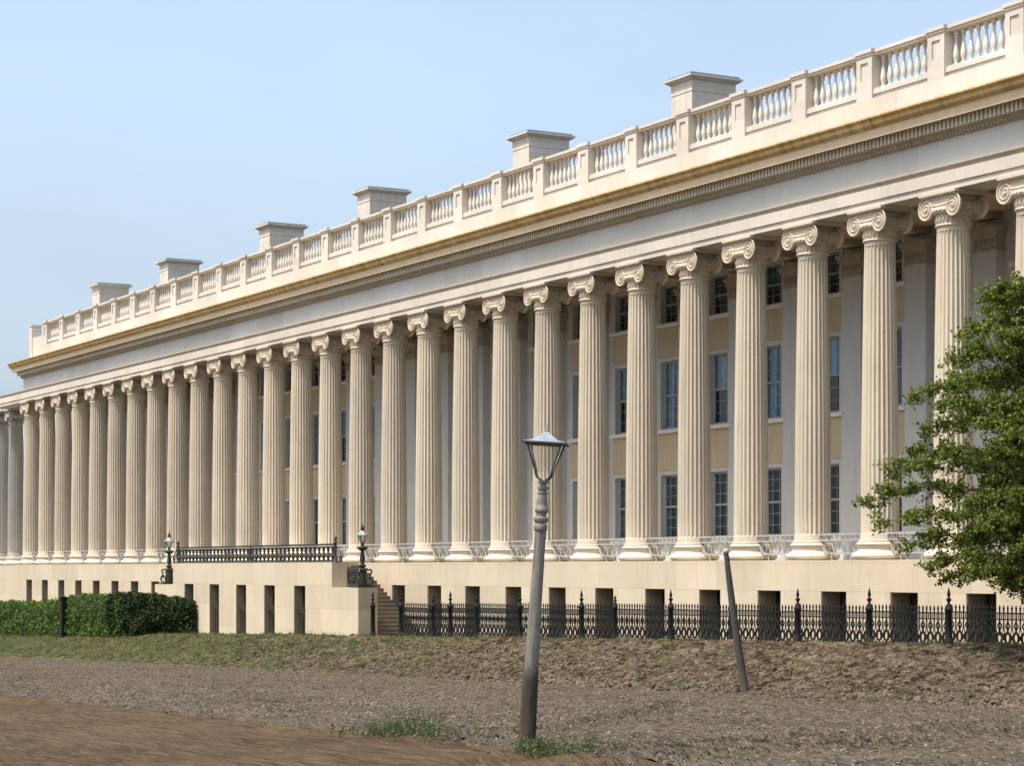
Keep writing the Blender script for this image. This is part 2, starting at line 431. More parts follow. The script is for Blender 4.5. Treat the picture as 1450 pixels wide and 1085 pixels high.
def sheet(name, mat, ss, ds, zoff=0.0, rough=True):
    vs = [(-s, d, terrain(s, d, rough) + zoff) for d in ds for s in ss]
    n = len(ss)
    fs = [(j * n + i, j * n + i + 1, (j + 1) * n + i + 1, (j + 1) * n + i) for j in range(len(ds) - 1) for i in range(n - 1)]
    me = bpy.data.meshes.new(name); me.from_pydata(vs, [], fs); me.materials.append(mat)
    me.shade_smooth(); me.flip_normals() if me.polygons[0].normal.z < 0 else None
    o = link(name, me); struct(o); return o
def steps(a, b, h):
    n = max(1, int(round((b - a) / h))); return [a + (b - a) * i / n for i in range(n + 1)]

g_s = [-3000, -1200, -500, -200, -60, -20] + steps(0, 200, 20)[0:] + [260, 500, 1200, 3000]
g_d = [-3000, -1000, -300, -60, -20, 0, 9, 13.2, 14.1, 18, 26, 32.5, 33.2, 34.6, 36.6, 38.0, 39.6, 46, 60, 120, 400, 1200, 3000]
sheet('ground', M['earth'], g_s, g_d, -0.25, False)
edge = lambda s: 13.75 + 0.10 * fbm(s * 0.4, 1.0) + 0.16 * noise.noise((s * 1.1, 2.0, 0))
def sheet_uv(name, mat, ss, rows):
    """rows: list of functions s -> d"""
    vs = []
    for r in rows:
        for s in ss:
            d = r(s); vs.append((-s, d, terrain(s, d)))
    n = len(ss)
    fs = [(j * n + i, j * n + i + 1, (j + 1) * n + i + 1, (j + 1) * n + i) for j in range(len(rows) - 1) for i in range(n - 1)]
    me = bpy.data.meshes.new(name); me.from_pydata(vs, [], fs); me.materials.append(mat); me.shade_smooth()
    if me.polygons[0].normal.z < 0: me.flip_normals()
    return struct(link(name, me))
foot = lambda s: 32.9 + 0.22 * fbm(s * 0.35, 7.0) + 0.16 * noise.noise((s * 1.7, 4.0, 0))
rd = [(lambda s, t=t: -6 + (edge(s) + 6) * t) for t in [i / 44 for i in range(45)]]
sheet_uv('road', M['road'], steps(6, 100, 0.22), rd)
cb = [(lambda s, t=t: edge(s) + (foot(s) - edge(s)) * t) for t in [i / 205 for i in range(206)]]
sheet_uv('pavement', M['cobble'], steps(9, 130, 0.13), cb)
bk = [(lambda s, t=t: foot(s) + (41.6 - foot(s)) * t) for t in [i / 112 for i in range(113)]]
sheet_uv('embankment', M['bank'], steps(24, 118, 0.08) + steps(118.2, 175, 0.2), bk)

def stuff(o, label, cat):
    o['kind'] = 'stuff'; return tag(o, label, cat)

ICO = None
def clods(name, mat, n, place, size):
    bm = bmesh.new(); bmesh.ops.create_icosphere(bm, subdivisions=1, radius=1.0)
    bv = [v.co.copy() for v in bm.verts]; bf = [tuple(v.index for v in f.verts) for f in bm.faces]; bm.free()
    mb = MB()
    for _ in range(n):
        s, d = place(); r = size(d)
        q = Quaternion((random.random() - .5, random.random() - .5, random.random() - .5, random.random() - .5)).normalized()
        sc = Vector((random.uniform(0.7, 1.5), random.uniform(0.6, 1.1), random.uniform(0.4, 0.8))) * r
        c = Vector((-s, d, terrain(s, d) + r * 0.12))
        mb.add([c + (q @ Vector((v.x * sc.x * random.uniform(.75, 1.2), v.y * sc.y * random.uniform(.75, 1.2), v.z * sc.z))) * 1 for v in bv], bf)
    return mb.build(name, mat, recalc=False)
def on_bank():
    while True:
        s = random.uniform(36, 112); d = 33 + abs(random.gauss(0, 2.2))
        if d < 38.4 and (s < 85 or random.random() < 0.25): return s, d
stuff(clods('clods', M['clod'], 4000, on_bank, lambda d: random.choice((.03, .04, .05, .07)) * random.uniform(.7, 1.3)), 'loose clods and stones scattered over the bare earth embankment', 'clods')
def on_toe():
    s = random.uniform(36, 66); return s, foot(s) + random.gauss(0.06, .16)
stuff(clods('clods', M['clod'], 800, on_toe, lambda d: random.choice((.04, .06, .08)) * random.uniform(.7, 1.5)), 'lumps of earth and stone gathered along the foot of the bank', 'clods')
def on_pave():
    while True:
        d = random.uniform(13.6, 33); s = random.uniform(s_at(1470, d), s_at(120, d))
        if s < 95 and noise.noise((s * .3, d * .3, 0)) > random.uniform(-.6, .6): return s, d
stuff(clods('pebbles', M['stone_bit'], 4200, on_pave, lambda d: random.uniform(.018, .045)), 'small pale stones strewn over the dry stony dirt by the road', 'pebbles')

def blades(mb, s, d, n, spread, h, w, lean=0.5, z=None):
    for _ in range(n):
        a = random.uniform(0, 2 * PI); rr = spread * math.sqrt(random.random())
        x, y = -s + rr * math.cos(a), d + rr * math.sin(a)
        zz = (terrain(-x, y) if z is None else z) - 0.01
        hh = h * random.uniform(0.5, 1.2); b = random.uniform(0, 2 * PI); l = lean * hh * random.random()
        p = Vector((math.cos(b + PI / 2), math.sin(b + PI / 2), 0)) * w * random.uniform(.6, 1.2)
        m1 = Vector((x + l * .35 * math.cos(b), y + l * .35 * math.sin(b), zz + hh * .6)); m2 = Vector((x + l * math.cos(b), y + l * math.sin(b), zz + hh))
        mb.add([Vector((x, y, zz)) - p * .5, Vector((x, y, zz)) + p * .5, m1 + p * .4, m1 - p * .4, m2], [(0, 1, 2, 3), (3, 2, 4)])
mb = MB()
for _ in range(9000):
    s = 52 + (random.random() ** 0.75) * 100; d = random.uniform(33.3, 39.0)
    p = min(1, max(0, (s - 70) / 28)) if d < 37.8 else min(1.0, max(0.0, (s - 50) / 22))
    if random.random() < p * (0.35 + 0.9 * max(0, noise.noise((s * .5, d * .6, 3)) + .25)):
        blades(mb, s, d, 5, 0.22, 0.10 if s < 92 else 0.085, 0.022, 0.9)
for _ in range(420):
    s = random.uniform(38, 112); d = random.choice((random.gauss(38.3, .25), random.gauss(33.2, .3), random.uniform(33.5, 38)))
    blades(mb, s, d, random.randint(5, 16), random.uniform(.06, .22), random.uniform(.10, .24), 0.016, 1.0)
for _ in range(150):
    d = random.uniform(13.7, 32); s = random.uniform(s_at(1450, d), s_at(60, d))
    blades(mb, s, d, random.randint(3, 9), random.uniform(.03, .12), random.uniform(.05, .12), 0.008, 1.0)
stuff(mb.build('grass', M['grass'], recalc=False), 'short rough grass growing over the embankment and along its top', 'grass')

# ---------------------------------------------------------------- the building
XE = -145.4                                       # far end of the entablature
XR = -38.0                                        # runs on out of the frame
YC = 43.5; ZF = 0.28; ZA = 11.27
B = thing('colonnaded_building', 'long cream stone building with a row of fluted Ionic columns along its front', 'building', (-92, 46, -3.2))

def part(mb, name, mat, smooth=None, parent=None): return mb.build(name, mat, parent or B, (0, 0, 0), smooth)

# basement wall with its openings
WY0, WY1 = 42.62, 43.55
OPEN = [(52.42 + PITCH * i) for i in range(-4, 27)]
OW, OTOP, OBOT = 0.65, -0.72, -3.05
mb = MB()
cuts = sorted(OPEN)
ends = [-XR - 0.0] + [v for c in cuts for v in (c - OW, c + OW)] + [146.2]
for i in range(0, len(ends), 2):
    mb.box(-ends[i], -ends[i + 1], WY0, WY1, -5.2, OTOP)
for c in cuts: mb.box(-c - OW, -c + OW, WY0, WY1, -5.2, OBOT)
mb.box(XR, -146.2, WY0, WY1, OTOP, ZF - 0.10)
part(mb, 'basement_wall', M['basement'])
mb = MB(); mb.box(XR, -146.24, WY0 - 0.003, 48.1, ZF - 0.10, ZF); part(mb, 'portico_floor', M['basement'])
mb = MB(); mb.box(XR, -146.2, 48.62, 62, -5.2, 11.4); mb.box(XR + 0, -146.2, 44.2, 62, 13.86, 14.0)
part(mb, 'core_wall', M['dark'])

bw0 = None
for c in OPEN:
    if bw0 is None:
        mb = MB()   # sash set back in the opening
        for x in (-OW + 0.04, 0, OW - 0.04): mb.box(x - 0.03, x + 0.03, 0.0, 0.05, OBOT, OTOP)
        for z in (OBOT + 0.03, OBOT + 0.8, OBOT + 1.55, OTOP - 0.03): mb.box(-OW + 0.071, OW - 0.071, 0.004, 0.044, z - 0.03, z + 0.03)
        bw0 = mb.build('basement_window', M['iron_dark'], B, (-c, 43.36, 0))
        
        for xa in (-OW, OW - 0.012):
            mb = MB(); mb.box(xa, xa + 0.012, -0.70, 0.0, OBOT, OTOP - 0.004); link('reveal_shade', mb.mesh('reveal_shade', M['reveal_shade']), bw0, (0, 0, 0), True)  # thin added lining, coloured dark for the jamb's shade
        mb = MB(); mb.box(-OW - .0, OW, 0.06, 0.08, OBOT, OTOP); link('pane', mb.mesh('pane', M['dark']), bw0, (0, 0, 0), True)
        continue
    copy_part(bw0, B, (-c, 43.36, 0))

# rear wall of the portico
PW = 1.10; ZC = 11.5
COLS = [S0 + PITCH * k for k in range(-3, 28)]
BAYS = [c + PITCH / 2 for c in COLS[:-1]]
WINZ = [(1.22, 3.76), (5.60, 8.32), (9.84, 11.36)]
WW = 0.62
mb = MB()
for c in COLS:
    mb.box(-c - PITCH / 2 + WW + 0.22, -c + PITCH / 2 - WW - 0.22, 48.14, 48.5, ZF, ZC)
part(mb, 'portico_wall', M['wall'])
pil = None; sp1 = None; wins = {}
def pilaster_mb():
    mb = MB()
    mb.box(-PW / 2, PW / 2, 0, 0.5, ZF + 0.5, 10.25)
    mb.box(-PW / 2 - 0.10, PW / 2 + 0.10, -0.10, 0.5, ZF, ZF + 0.22)
    mb.box(-PW / 2 - 0.05, PW / 2 + 0.05, -0.05, 0.5, ZF + 0.22, ZF + 0.38); mb.box(-PW / 2 - 0.02, PW / 2 + 0.02, -0.02, 0.5, ZF + 0.38, ZF + 0.5)
    return mb
def pilcap_mb():
    mb = MB()
    mb.box(-PW / 2 - 0.03, PW / 2 + 0.03, -0.03, 0.5, 10.25, 10.33)
    mb.box(-PW / 2 - 0.004, PW / 2 + 0.004, -0.004, 0.5, 10.33, 10.68)
    for i in range(9):
        x = -PW / 2 + 0.065 + i * (PW - 0.13) / 8
        mb.lathe([(0.01, 10.35), (0.05, 10.42), (0.045, 10.55), (0.015, 10.66)], (x, -0.005, 0), 6)
    for k, (z0, z1, e) in enumerate([(10.68, 10.80, 0.05), (10.80, 10.92, 0.10), (10.92, 11.05, 0.16)]):
        mb.box(-PW / 2 - e, PW / 2 + e, -e, 0.5, z0, z1)
    return mb
for c in COLS:
    if pil is None:
        pil = pilaster_mb().build('pilaster', M['pilaster'], B, (-c, 47.76, 0))
        link('capital', pilcap_mb().mesh('pilaster_capital', M['pilcap']), pil, (0, 0, 0), True)
    else: copy_part(pil, B, (-c, 47.76, 0))
def window_obj(z0, z1, rows, loc, curtain):
    mb = MB()   # stone surround
    mb.box(-WW - 0.22, -WW, 0, 0.34, z0 - 0.02, z1 + 0.16); mb.box(WW, WW + 0.22, 0, 0.34, z0 - 0.02, z1 + 0.16); mb.box(-WW, WW, 0, 0.34, z1, z1 + 0.16)
    w = mb.build('window', M['pilaster'], B, loc)
    mb = MB(); mb.box(-WW - 0.26, WW + 0.26, -0.12, 0.30, z0 - 0.17, z0 - 0.022); link('sill', mb.mesh('sill', M['sill']), w, (0, 0, 0), True)
    mb = MB()
    f0, f1 = 0.20, 0.27
    for x in (-WW + 0.045, WW - 0.045): mb.box(x - 0.045, x + 0.045, f0, f1, z0 - 0.02, z1)
    zm = z0 + (z1 - z0) * 0.5
    for z in (z0 + 0.04, zm, z1 - 0.04): mb.box(-WW + 0.091, WW - 0.091, f0 + 0.003, f1, z - 0.04, z + 0.04)
    for i in range(1, rows):
        z = z0 + (z1 - z0) * i / rows
        if abs(z - zm) > 0.1: mb.box(-WW + 0.091, WW - 0.091, f0 + 0.02, f1 - 0.02, z - 0.010, z + 0.010)
    for x in (-WW / 3, WW / 3): mb.box(x - 0.010, x + 0.010, f0 + 0.024, f1 - 0.024, z0, z1)
    link('sash', mb.mesh('sash', M['sash']), w, (0, 0, 0), True)
    mb = MB(); mb.add([(-WW, 0.235, z0), (WW, 0.235, z0), (WW, 0.235, z1), (-WW, 0.235, z1)], [(0, 1, 2, 3)])
    link('pane', mb.mesh('pane', M['glass'], None, False), w, (0, 0, 0), True)
    mb = MB()   # hanging curtains behind the glass
    for (xa, xb, zb) in curtain:
        n = 22; vs = []
        for i in range(n + 1):
            x = xa + (xb - xa) * i / n; y = 0.31 + 0.028 * math.sin(i * 1.7 + xa * 9)
            vs += [(x, y, zb), (x, y, z1)]
        mb.add(vs, [(2 * i, 2 * i + 2, 2 * i + 3, 2 * i + 1) for i in range(n)])
    link('curtain', mb.mesh('curtain', M['blind_sky'] if 5 < z0 < 6 else M['blind'], 179, False), w, (0, 0, 0), True)
    return w
CURT = [[[(-WW, -0.08, 1.25), (0.12, WW, 1.25)], [(-WW, WW, 2.5)], [(-WW, -0.3, 1.25), (0.25, WW, 1.25)]],
        [[(-WW, -0.2, 6.9), (-0.12, 0.20, 7.3), (0.3, WW, 6.6)], [(-WW, WW, 6.95)], [(-WW, 0.1, 5.65), (0.15, WW, 7.0)], [(-WW, -0.1, 5.65), (0.05, WW, 5.65)]],
        [[(-WW, WW, 10.4)], [(-WW, -0.2, 9.9), (0.1, WW, 9.9)], [(-WW, WW, 10.9)]]]
for b in BAYS:
    for i, (z0, z1) in enumerate(WINZ):
        loc = (-b, 48.1, 0)
        v = (i * 2 + int(b * 1.7)) % len(CURT[i])
        if (i, v) not in wins: wins[i, v] = window_obj(z0, z1, (6, 6, 4)[i], loc, CURT[i][v])
        else: copy_part(wins[i, v], B, loc)
    for (z0, z1) in ((3.93, 5.42), (8.49, 9.66)):
        mb = MB()
        mb.box(-WW - 0.22, WW + 0.22, 0, 0.36, z0, z1)
        key = 'spandrel%d' % int(z0)
        me = bpy.data.meshes.get(key) or mb.mesh(key, M['ochre'])
        link('spandrel', me, B, (-b, 48.12, 0))
mb = MB(); mb.box(XR, XE, 48.122, 48.5, ZF, 1.03)
part(mb, 'plinth_course', M['wall'])
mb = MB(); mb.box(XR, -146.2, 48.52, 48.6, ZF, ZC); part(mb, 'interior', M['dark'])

# ceiling and entablature
mb = MB(); mb.box(XR, -145.6, 44.06, 48.1, ZC, ZC + 0.15)
for c in COLS: mb.box(-c - 0.45, -c + 0.45, 44.06, 48.0, ZC - 0.22, ZC - 0.004)
part(mb, 'portico_ceiling', M['ceiling'])
mb = MB()
mb.prof_x([(42.96, ZA), (42.96, 11.46), (42.91, 11.475), (42.91, 11.85), (44.0, 11.85), (44.06, 11.80), (44.06, ZA)], XR, -152.8)
part(mb, 'architrave', M['architrave'])
mb = MB()
mb.prof_x([(42.905, 11.852), (42.895, 11.88), (42.87, 11.92), (42.845, 11.965), (42.845, 12.02), (44.0, 12.02), (44.0, 11.852)], XR, -152.85)
part(mb, 'taenia', M['bed'])
mb = MB()
mb.prof_x([(42.98, 12.022), (42.98, 12.80), (45, 12.80), (45, 12.022)], XR, XE)
part(mb, 'frieze', M['frieze'])
mb = MB()
mb.prof_x([(42.98, 12.802), (42.90, 12.82), (42.86, 12.90), (42.78, 12.965), (42.78, 13.30), (45, 13.30), (45, 12.802)], XR, XE - 0.12)
x = XR - 0.05; i = 0
egg = [(0.0, -0.07), (0.05, -0.05), (0.062, 0.0), (0.04, 0.05), (0.0, 0.07)]
while x > XE - 0.1:
    mb.lathe(egg, (x, 42.855, 12.895), 6); x -= 0.165
part(mb, 'egg_moulding', M['bed'], 40)
mb = MB()
x = XR - 0.04
while x > XE - 0.1:
    mb.box(x, x - 0.102, 42.58, 42.79, 12.985, 13.262); x -= 0.183
part(mb, 'dentil_course', M['dentil'])
mb = MB()
mb.prof_x([(42.70, 13.262), (42.42, 13.262), (42.40, 13.235), (42.36, 13.235), (42.36, 13.50), (45, 13.50), (45, 13.302), (42.70, 13.302)], XR, XE - 0.62)
part(mb, 'corona', M['corona'])
mb = MB()
cy = [(42.355, 13.502), (42.33, 13.53), (42.30, 13.545)]
for i in range(9):
    t = i / 8; cy.append((42.30 - 0.17 * t - 0.035 * math.sin(2 * PI * t), 13.55 + 0.22 * t))
cy += [(42.10, 13.79), (42.10, 13.84), (42.5, 13.90), (44.6, 13.94), (44.6, 13.502)]
mb.prof_x(cy, XR, XE - 0.86)
part(mb, 'cyma', M['cyma'], 40)
mb = MB()   # lead gutter lip with its little stops
x = XR - 0.3
while x > XE - 0.8:
    if random.random() < 0.5: mb.box(x, x - random.uniform(.05, .2), 42.5, 42.7, 13.90, 13.95)
    x -= random.uniform(0.8, 3.0)
part(mb, 'gutter_stop', M['lead'])

# columns
def shaft_mb():
    mb = MB(); n = 24; per = 8
    rings = []
    prof_r = []
    z0, z1 = 0.56, 10.02
    for i in range(13):
        t = i / 12
        r = 0.595 - 0.11 * (t ** 1.7)
        prof_r.append((z0 + 0.30 + (z1 - z0 - 0.52) * t, r, 1.0))
    full = [(z0, 0.665, 0), (z0 + 0.05, 0.665, 0), (z0 + 0.07, 0.62, 0), (z0 + 0.22, 0.598, 0), (z0 + 0.255, 0.596, 0.05)] + prof_r + [(z1 - 0.19, 0.486, 0.05), (z1 - 0.15, 0.486, 0), (z1 - 0.06, 0.495, 0)]
    vs, fs = [], []
    m = n * per
    for (z, r, fl) in full:
        for k in range(n):
            for j in range(per):
                u = j / per
                a = 2 * PI * (k + u) / n
                w = 0.20
                dep = 0.0
                if u > w:
                    q = (u - w) / (1 - w)
                    dep = math.sin(PI * q) ** 0.75 * 0.062
                rr = r - fl * dep * (r / 0.6)
                vs.append((rr * math.cos(a), rr * math.sin(a), z))
    for i in range(len(full) - 1):
        for k in range(m):
            k2 = (k + 1) % m
            fs.append((i * m + k, i * m + k2, (i + 1) * m + k2, (i + 1) * m + k))
    fs.append(tuple((len(full) - 1) * m + k for k in range(m)))
    mb.add(vs, fs)
    return mb
def base_mb():
    mb = MB()
    def torus(r, z0, z1, bul):
        o = []
        for i in range(9):
            a = -PI / 2 + PI * i / 8
            o.append((r + bul * math.cos(a), (z0 + z1) / 2 + (z1 - z0) / 2 * math.sin(a)))
        return o
    p = [(0.78, 0.0)] + torus(0.76, 0.015, 0.235, 0.125) + [(0.755, 0.245), (0.755, 0.265), (0.69, 0.29), (0.655, 0.34), (0.66, 0.385), (0.70, 0.41), (0.70, 0.425)] + torus(0.655, 0.43, 0.555, 0.075) + [(0.60, 0.562)]
    mb.lathe(p, n=48)
    return mb
def capital_mb():
    mb = MB()
    Y = 0.56; CX = 0.605; CZ = 10.52; RV = 0.335
    # astragal, necking, echinus
    mb.lathe([(0.46, 9.95), (0.53, 9.96), (0.545, 9.99), (0.53, 10.02), (0.497, 10.03), (0.50, 10.20), (0.52, 10.28), (0.515, 10.30), (0.56, 10.32), (0.62, 10.38), (0.645, 10.45), (0.62, 10.50), (0.5, 10.55), (0.3, 10.6)], n=40)
    for k in range(24):   # leaf ring on the necking
        a = 2 * PI * k / 24
        c = (0.505 * math.cos(a), 0.505 * math.sin(a))
        mb.lathe([(0.008, 10.05), (0.034, 10.09), (0.045, 10.17), (0.03, 10.24), (0.006, 10.275)], (c[0], c[1], 0), 5)
        a += PI / 24
        c = (0.61 * math.cos(a), 0.61 * math.sin(a))
        mb.lathe([(0.008, 10.34), (0.055, 10.38), (0.06, 10.43), (0.01, 10.48)], (c[0], c[1], 0), 5)
    # rolls at either side
    for sx in (-1, 1):
        pr = []
        for i in range(17):
            t = -1 + 2 * i / 16
            r = 0.165 + 0.15 * abs(t) ** 2.2
            if abs(t) < 0.1: r += 0.03
            if 0.28 < abs(t) < 0.36: r += 0.012
            pr.append((r, t * (Y - 0.02)))
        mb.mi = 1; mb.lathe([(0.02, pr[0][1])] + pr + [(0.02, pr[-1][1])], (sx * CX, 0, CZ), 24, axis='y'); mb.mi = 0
        for sy in (-1, 1):
            mb.lathe([(0.02, sy * (Y - 0.03)), (RV - 0.02, sy * (Y - 0.03)), (RV, sy * (Y - 0.06)), (RV - 0.02, sy * (Y - 0.10))] if sy > 0 else
                     [(RV - 0.02, -(Y - 0.10)), (RV, -(Y - 0.06)), (RV - 0.02, -(Y - 0.03)), (0.02, -(Y - 0.03))], (sx * CX, 0, CZ), 28, axis='y')
            pts, rad = [], []
            for i in range(52):
                t = i / 51
                a = PI / 2 - sx * (-2 * PI * 2.6 * t)
                r = (RV - 0.025) * (1 - t) ** 1.05 + 0.055
                a = PI / 2 - sx * 2 * PI * 2.6 * t * -1
                a = PI / 2 - sx * (2 * PI * 2.6 * t)
                pts.append((sx * CX + r * math.cos(a), sy * (Y - 0.022), CZ + r * math.sin(a))); rad.append(0.030 - 0.010 * t)
            mb.tube(pts, rad, 6)
            mb.lathe([(0.055, sy * (Y - 0.035)), (0.055, sy * (Y + 0.0)), (0.03, sy * (Y + 0.018))], (sx * CX, 0, CZ), 12, axis='y')
    # sagging band between the volutes, front and back
    for sy in (-1, 1):
        vs, fs = [], []
        n = 14
        for i in range(n + 1):
            x = -CX + 2 * CX * i / n; sag = 0.09 * math.cos(PI * x / (2 * CX))
            zt = CZ + RV - 0.01; zb = CZ + 0.085 - sag
            for y in (sy * (Y - 0.04), sy * (Y - 0.16)):
                vs += [(x, y, zb), (x, y, zt)]
        for i in range(n):
            a = i * 4; b = a + 4
            fs += [(a, b, b + 1, a + 1), (a + 2, a + 3, b + 3, b + 2), (a, a + 2, b + 2, b), (a + 1, b + 1, b + 3, a + 3)]
        mb.add(vs, fs)
        for zo in (0.30, 0.12):
            mb.tube([(-CX + 2 * CX * i / n, sy * (Y - 0.025), CZ + zo - 0.05 * math.cos(PI * (-1 + 2 * i / n) / 2) * (1 if zo < .2 else .3)) for i in range(n + 1)], 0.024, 6)
        for i in range(7):
            mb.lathe([(0.006, 10.42), (0.05, 10.46), (0.055, 10.53), (0.01, 10.60)], (-0.30 + i * 0.10, sy * (Y - 0.05), 0), 5)
    mb.box(-0.56, 0.56, -0.44, 0.44, CZ + 0.1, CZ + RV - 0.006)
    # abacus
    mb.box(-0.78, 0.78, -0.60, 0.60, CZ + RV + 0.002, 10.90); mb.box(-0.84, 0.84, -0.64, 0.64, 10.902, 10.985)
    return mb
shaft_me = shaft_mb().mesh('column', M['column'], 32)
base_me = base_mb().mesh('column_base', M['base'], 40)
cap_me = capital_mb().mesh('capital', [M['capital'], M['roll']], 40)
grey_shaft = shaft_me.copy(); grey_shaft.materials[0] = M['grey']
grey_cap = cap_me.copy(); grey_cap.materials[0] = M['grey']; grey_cap.materials[1] = M['grey']
def column(s, d, sm=None, cm=None):
    o = link('column', sm or shaft_me, B, (-s, d, ZF))
    link('base', base_me, o, (0, 0, 0), True); link('capital', cm or cap_me, o, (0, 0, 0), True)
for c in COLS: column(c, YC)
column(149.3, 44.7, grey_shaft, grey_cap)
column(153.0, 44.7, grey_shaft, grey_cap)
column(156.6, 44.7, grey_shaft, grey_cap)
mb = MB(); mb.box(-147.0, -157.6, 44.2, 45.3, ZA + .002, 11.84); part(mb, 'end_beam', M['grey'])
mb = MB(); mb.box(-146.26, -160, 42.9, 60, -5.2, ZF - 0.05); part(mb, 'end_basement', M['basement'])
mb = MB(); mb.box(-146.3, -160, 47.0, 60, ZF - .05, 11.9); part(mb, 'end_wall', M['wall'])

# little cast railings between the column bases
def rail_mb():
    mb = MB(); h = 1.16
    for (z, r, hw) in ((0.83, 0.034, h), (0.64, 0.028, h - 0.02), (0.22, 0.028, 0.86)):
        mb.box(-hw, hw, -r, r, z - r, z + r)
    for i in range(9):
        x = -h + 0.12 + i * (2 * h - 0.24) / 8
        mb.tube([(x + 0.05 * math.sin(a), 0, 0.732 + 0.055 * math.cos(a)) for a in [2 * PI * k / 8 for k in range(8)]], 0.014, 4, True)
    m = 5; w = 1.84 / m
    for i in range(m):
        x = -0.93 + w * (i + 0.5)
        if i % 2 == 0:
            mb.tube([(x + w * 0.40 * math.sin(a), 0, 0.43 + 0.185 * math.cos(a)) for a in [2 * PI * k / 14 for k in range(14)]], 0.024, 6, True)
        else:
            mb.tube([(x - w * .46, 0, 0.61), (x - w * .1, 0, 0.30), (x, 0, 0.245), (x + w * .1, 0, 0.30), (x + w * .46, 0, 0.61)], 0.024, 6)
    for sg in (-1, 1):
        mb.tube([(sg * h, 0, .93), (sg * h, 0, .62), (sg * 1.0, 0, .45), (sg * .90, 0, .22)], 0.030, 5)
    for x in (-0.5, 0.5): mb.box(x - 0.026, x + 0.026, -0.026, 0.026, 0.0, 0.191)
    return mb
rail_me = rail_mb().mesh('railing', M['rail_white'])
for b in BAYS:
    link('railing', rail_me, B, (-b, 43.35, ZF))

# parapet
YP = 43.7; ZT = 16.40
PC = [52.11 + PITCH * k for k in range(-4, 27)]
PPW = 0.39
mb = MB(); mb.box(XR, -143.4, YP - 0.115, YP + 0.7, 13.90, 14.88); mb.box(XR, -143.4, YP, YP + 0.7, 14.881, 15.02); mb.box(XR, -143.4, YP - 0.05, YP + 0.75, 15.02, 15.16); mb.box(XR, -143.2, YP - 0.02, YP + 0.6, 15.16, 15.20)
mb.box(-143.4, -145.7, YP, YP + 0.7, 13.90, 15.62)
part(mb, 'parapet_wall', M['parapet'])
mb = MB(); mb.box(-145.7, -146.3, YP - 0.06, YP + 0.6, 13.90, 16.42); mb.box(-145.65, -146.35, YP - 0.10, YP + 0.64, 16.42, 16.52); part(mb, 'corner_pier', M['parapet'])
def pier_mb():
    mb = MB(); w = PPW; y0 = -0.065
    mb.box(-w, w, y0, 0.62, 14.883, 16.26)
    # sunk panel: raised frame round it
    for (a, b, z0, z1) in ((-w, -0.19, 15.3, 16.26), (0.19, w, 15.3, 16.26), (-0.189, 0.189, 16.06, 16.26), (-0.189, 0.189, 15.3, 15.50)):
        mb.box(a, b, y0 - 0.045, y0 - 0.002, z0, z1)
    mb.box(-w, w, y0 - 0.045, y0 - 0.002, 14.884, 15.298)
    return mb
def piercap_mb():
    mb = MB(); w = PPW
    mb.box(-w - 0.02, w + 0.02, -0.145, 0.66, 16.262, 16.34); mb.box(-w - 0.05, w + 0.05, -0.18, 0.70, 16.342, 16.46)
    return mb
p_me = pier_mb().mesh('parapet_pier', M['parapet']); pc_me = piercap_mb().mesh('pier_cap', M['parapet'])
for c in PC:
    o = link('parapet_pier', p_me, B, (-c, YP, 0)); link('cap', pc_me, o, (0, 0, 0), True)
# balustrades
bal = [(0.10, 15.202), (0.10, 15.27), (0.062, 15.285), (0.055, 15.32), (0.085, 15.42), (0.102, 15.52), (0.092, 15.62), (0.058, 15.80), (0.042, 15.95), (0.045, 16.06), (0.068, 16.08), (0.068, 16.11), (0.05, 16.125), (0.09, 16.19), (0.09, 16.255)]
mbb = MB(); mbb.lathe(bal, n=10); bal_me = mbb.mesh('baluster', M['baluster'], 40)
half = PITCH / 2 - PPW
NB = 8
def rail_top():
    mb = MB()
    mb.box(-half - 0.0, half + 0.0, -0.02, 0.46, 16.258, 16.33); mb.box(-half + 0.081, half - 0.081, -0.06, 0.50, 16.332, 16.435)
    return mb
rt_me = rail_top().mesh('balustrade', M['parapet'])
far = MB()
for i, c in enumerate(PC[:-1]):
    m = c + PITCH / 2
    near = 1 <= i <= 12
    o = link('balustrade', rt_me, B, (-m, YP, 0))
    for k in range(NB):
        xx = -half + 0.17 + k * (2 * half - 0.34) / (NB - 1)
        if near: link('baluster', bal_me, o, (xx, 0.22, 0), True)
        else: far.lathe(bal, (-m + xx, YP + 0.22, 0), 8)
o = part(far, 'baluster_row', M['baluster'], 40); o['kind'] = 'stuff'

# chimneys
def chimney_mb(lx, ly):
    mb = MB(); mb.box(-lx, 0, 0, ly, 13.9, 19.75); return mb
def chimcap_mb(lx, ly):
    mb = MB()
    mb.box(-lx - 0.02, 0.02, -0.02, ly + 0.02, 19.752, 20.20)
    e0, e1 = 0.05, 0.24
    lo = [(-lx - e0, -e0), (e0, -e0), (e0, ly + e0), (-lx - e0, ly + e0)]; hi = [(-lx - e1, -e1), (e1, -e1), (e1, ly + e1), (-lx - e1, ly + e1)]
    mb.add([(x, y, 20.202) for x, y in lo] + [(x, y, 20.33) for x, y in hi] + [(x, y, 20.41) for x, y in hi],
           [(0, 1, 2, 3), (8, 9, 10, 11)] + [(i + k, (i + 1) % 4 + k, (i + 1) % 4 + 4 + k, i + 4 + k) for k in (0, 4) for i in range(4)])
    return mb
ch_me = chimney_mb(1.55, 2.15).mesh('chimney', M['chimney'])
cc_me = chimcap_mb(1.55, 2.15).mesh('chimney_cap', M['chimney'])
mb = MB(); mb.box(-1.55 - 0.13, 0.13, -0.13, 2.28, 20.412, 20.50); cl_me = mb.mesh('chimney_lead', M['lead'])
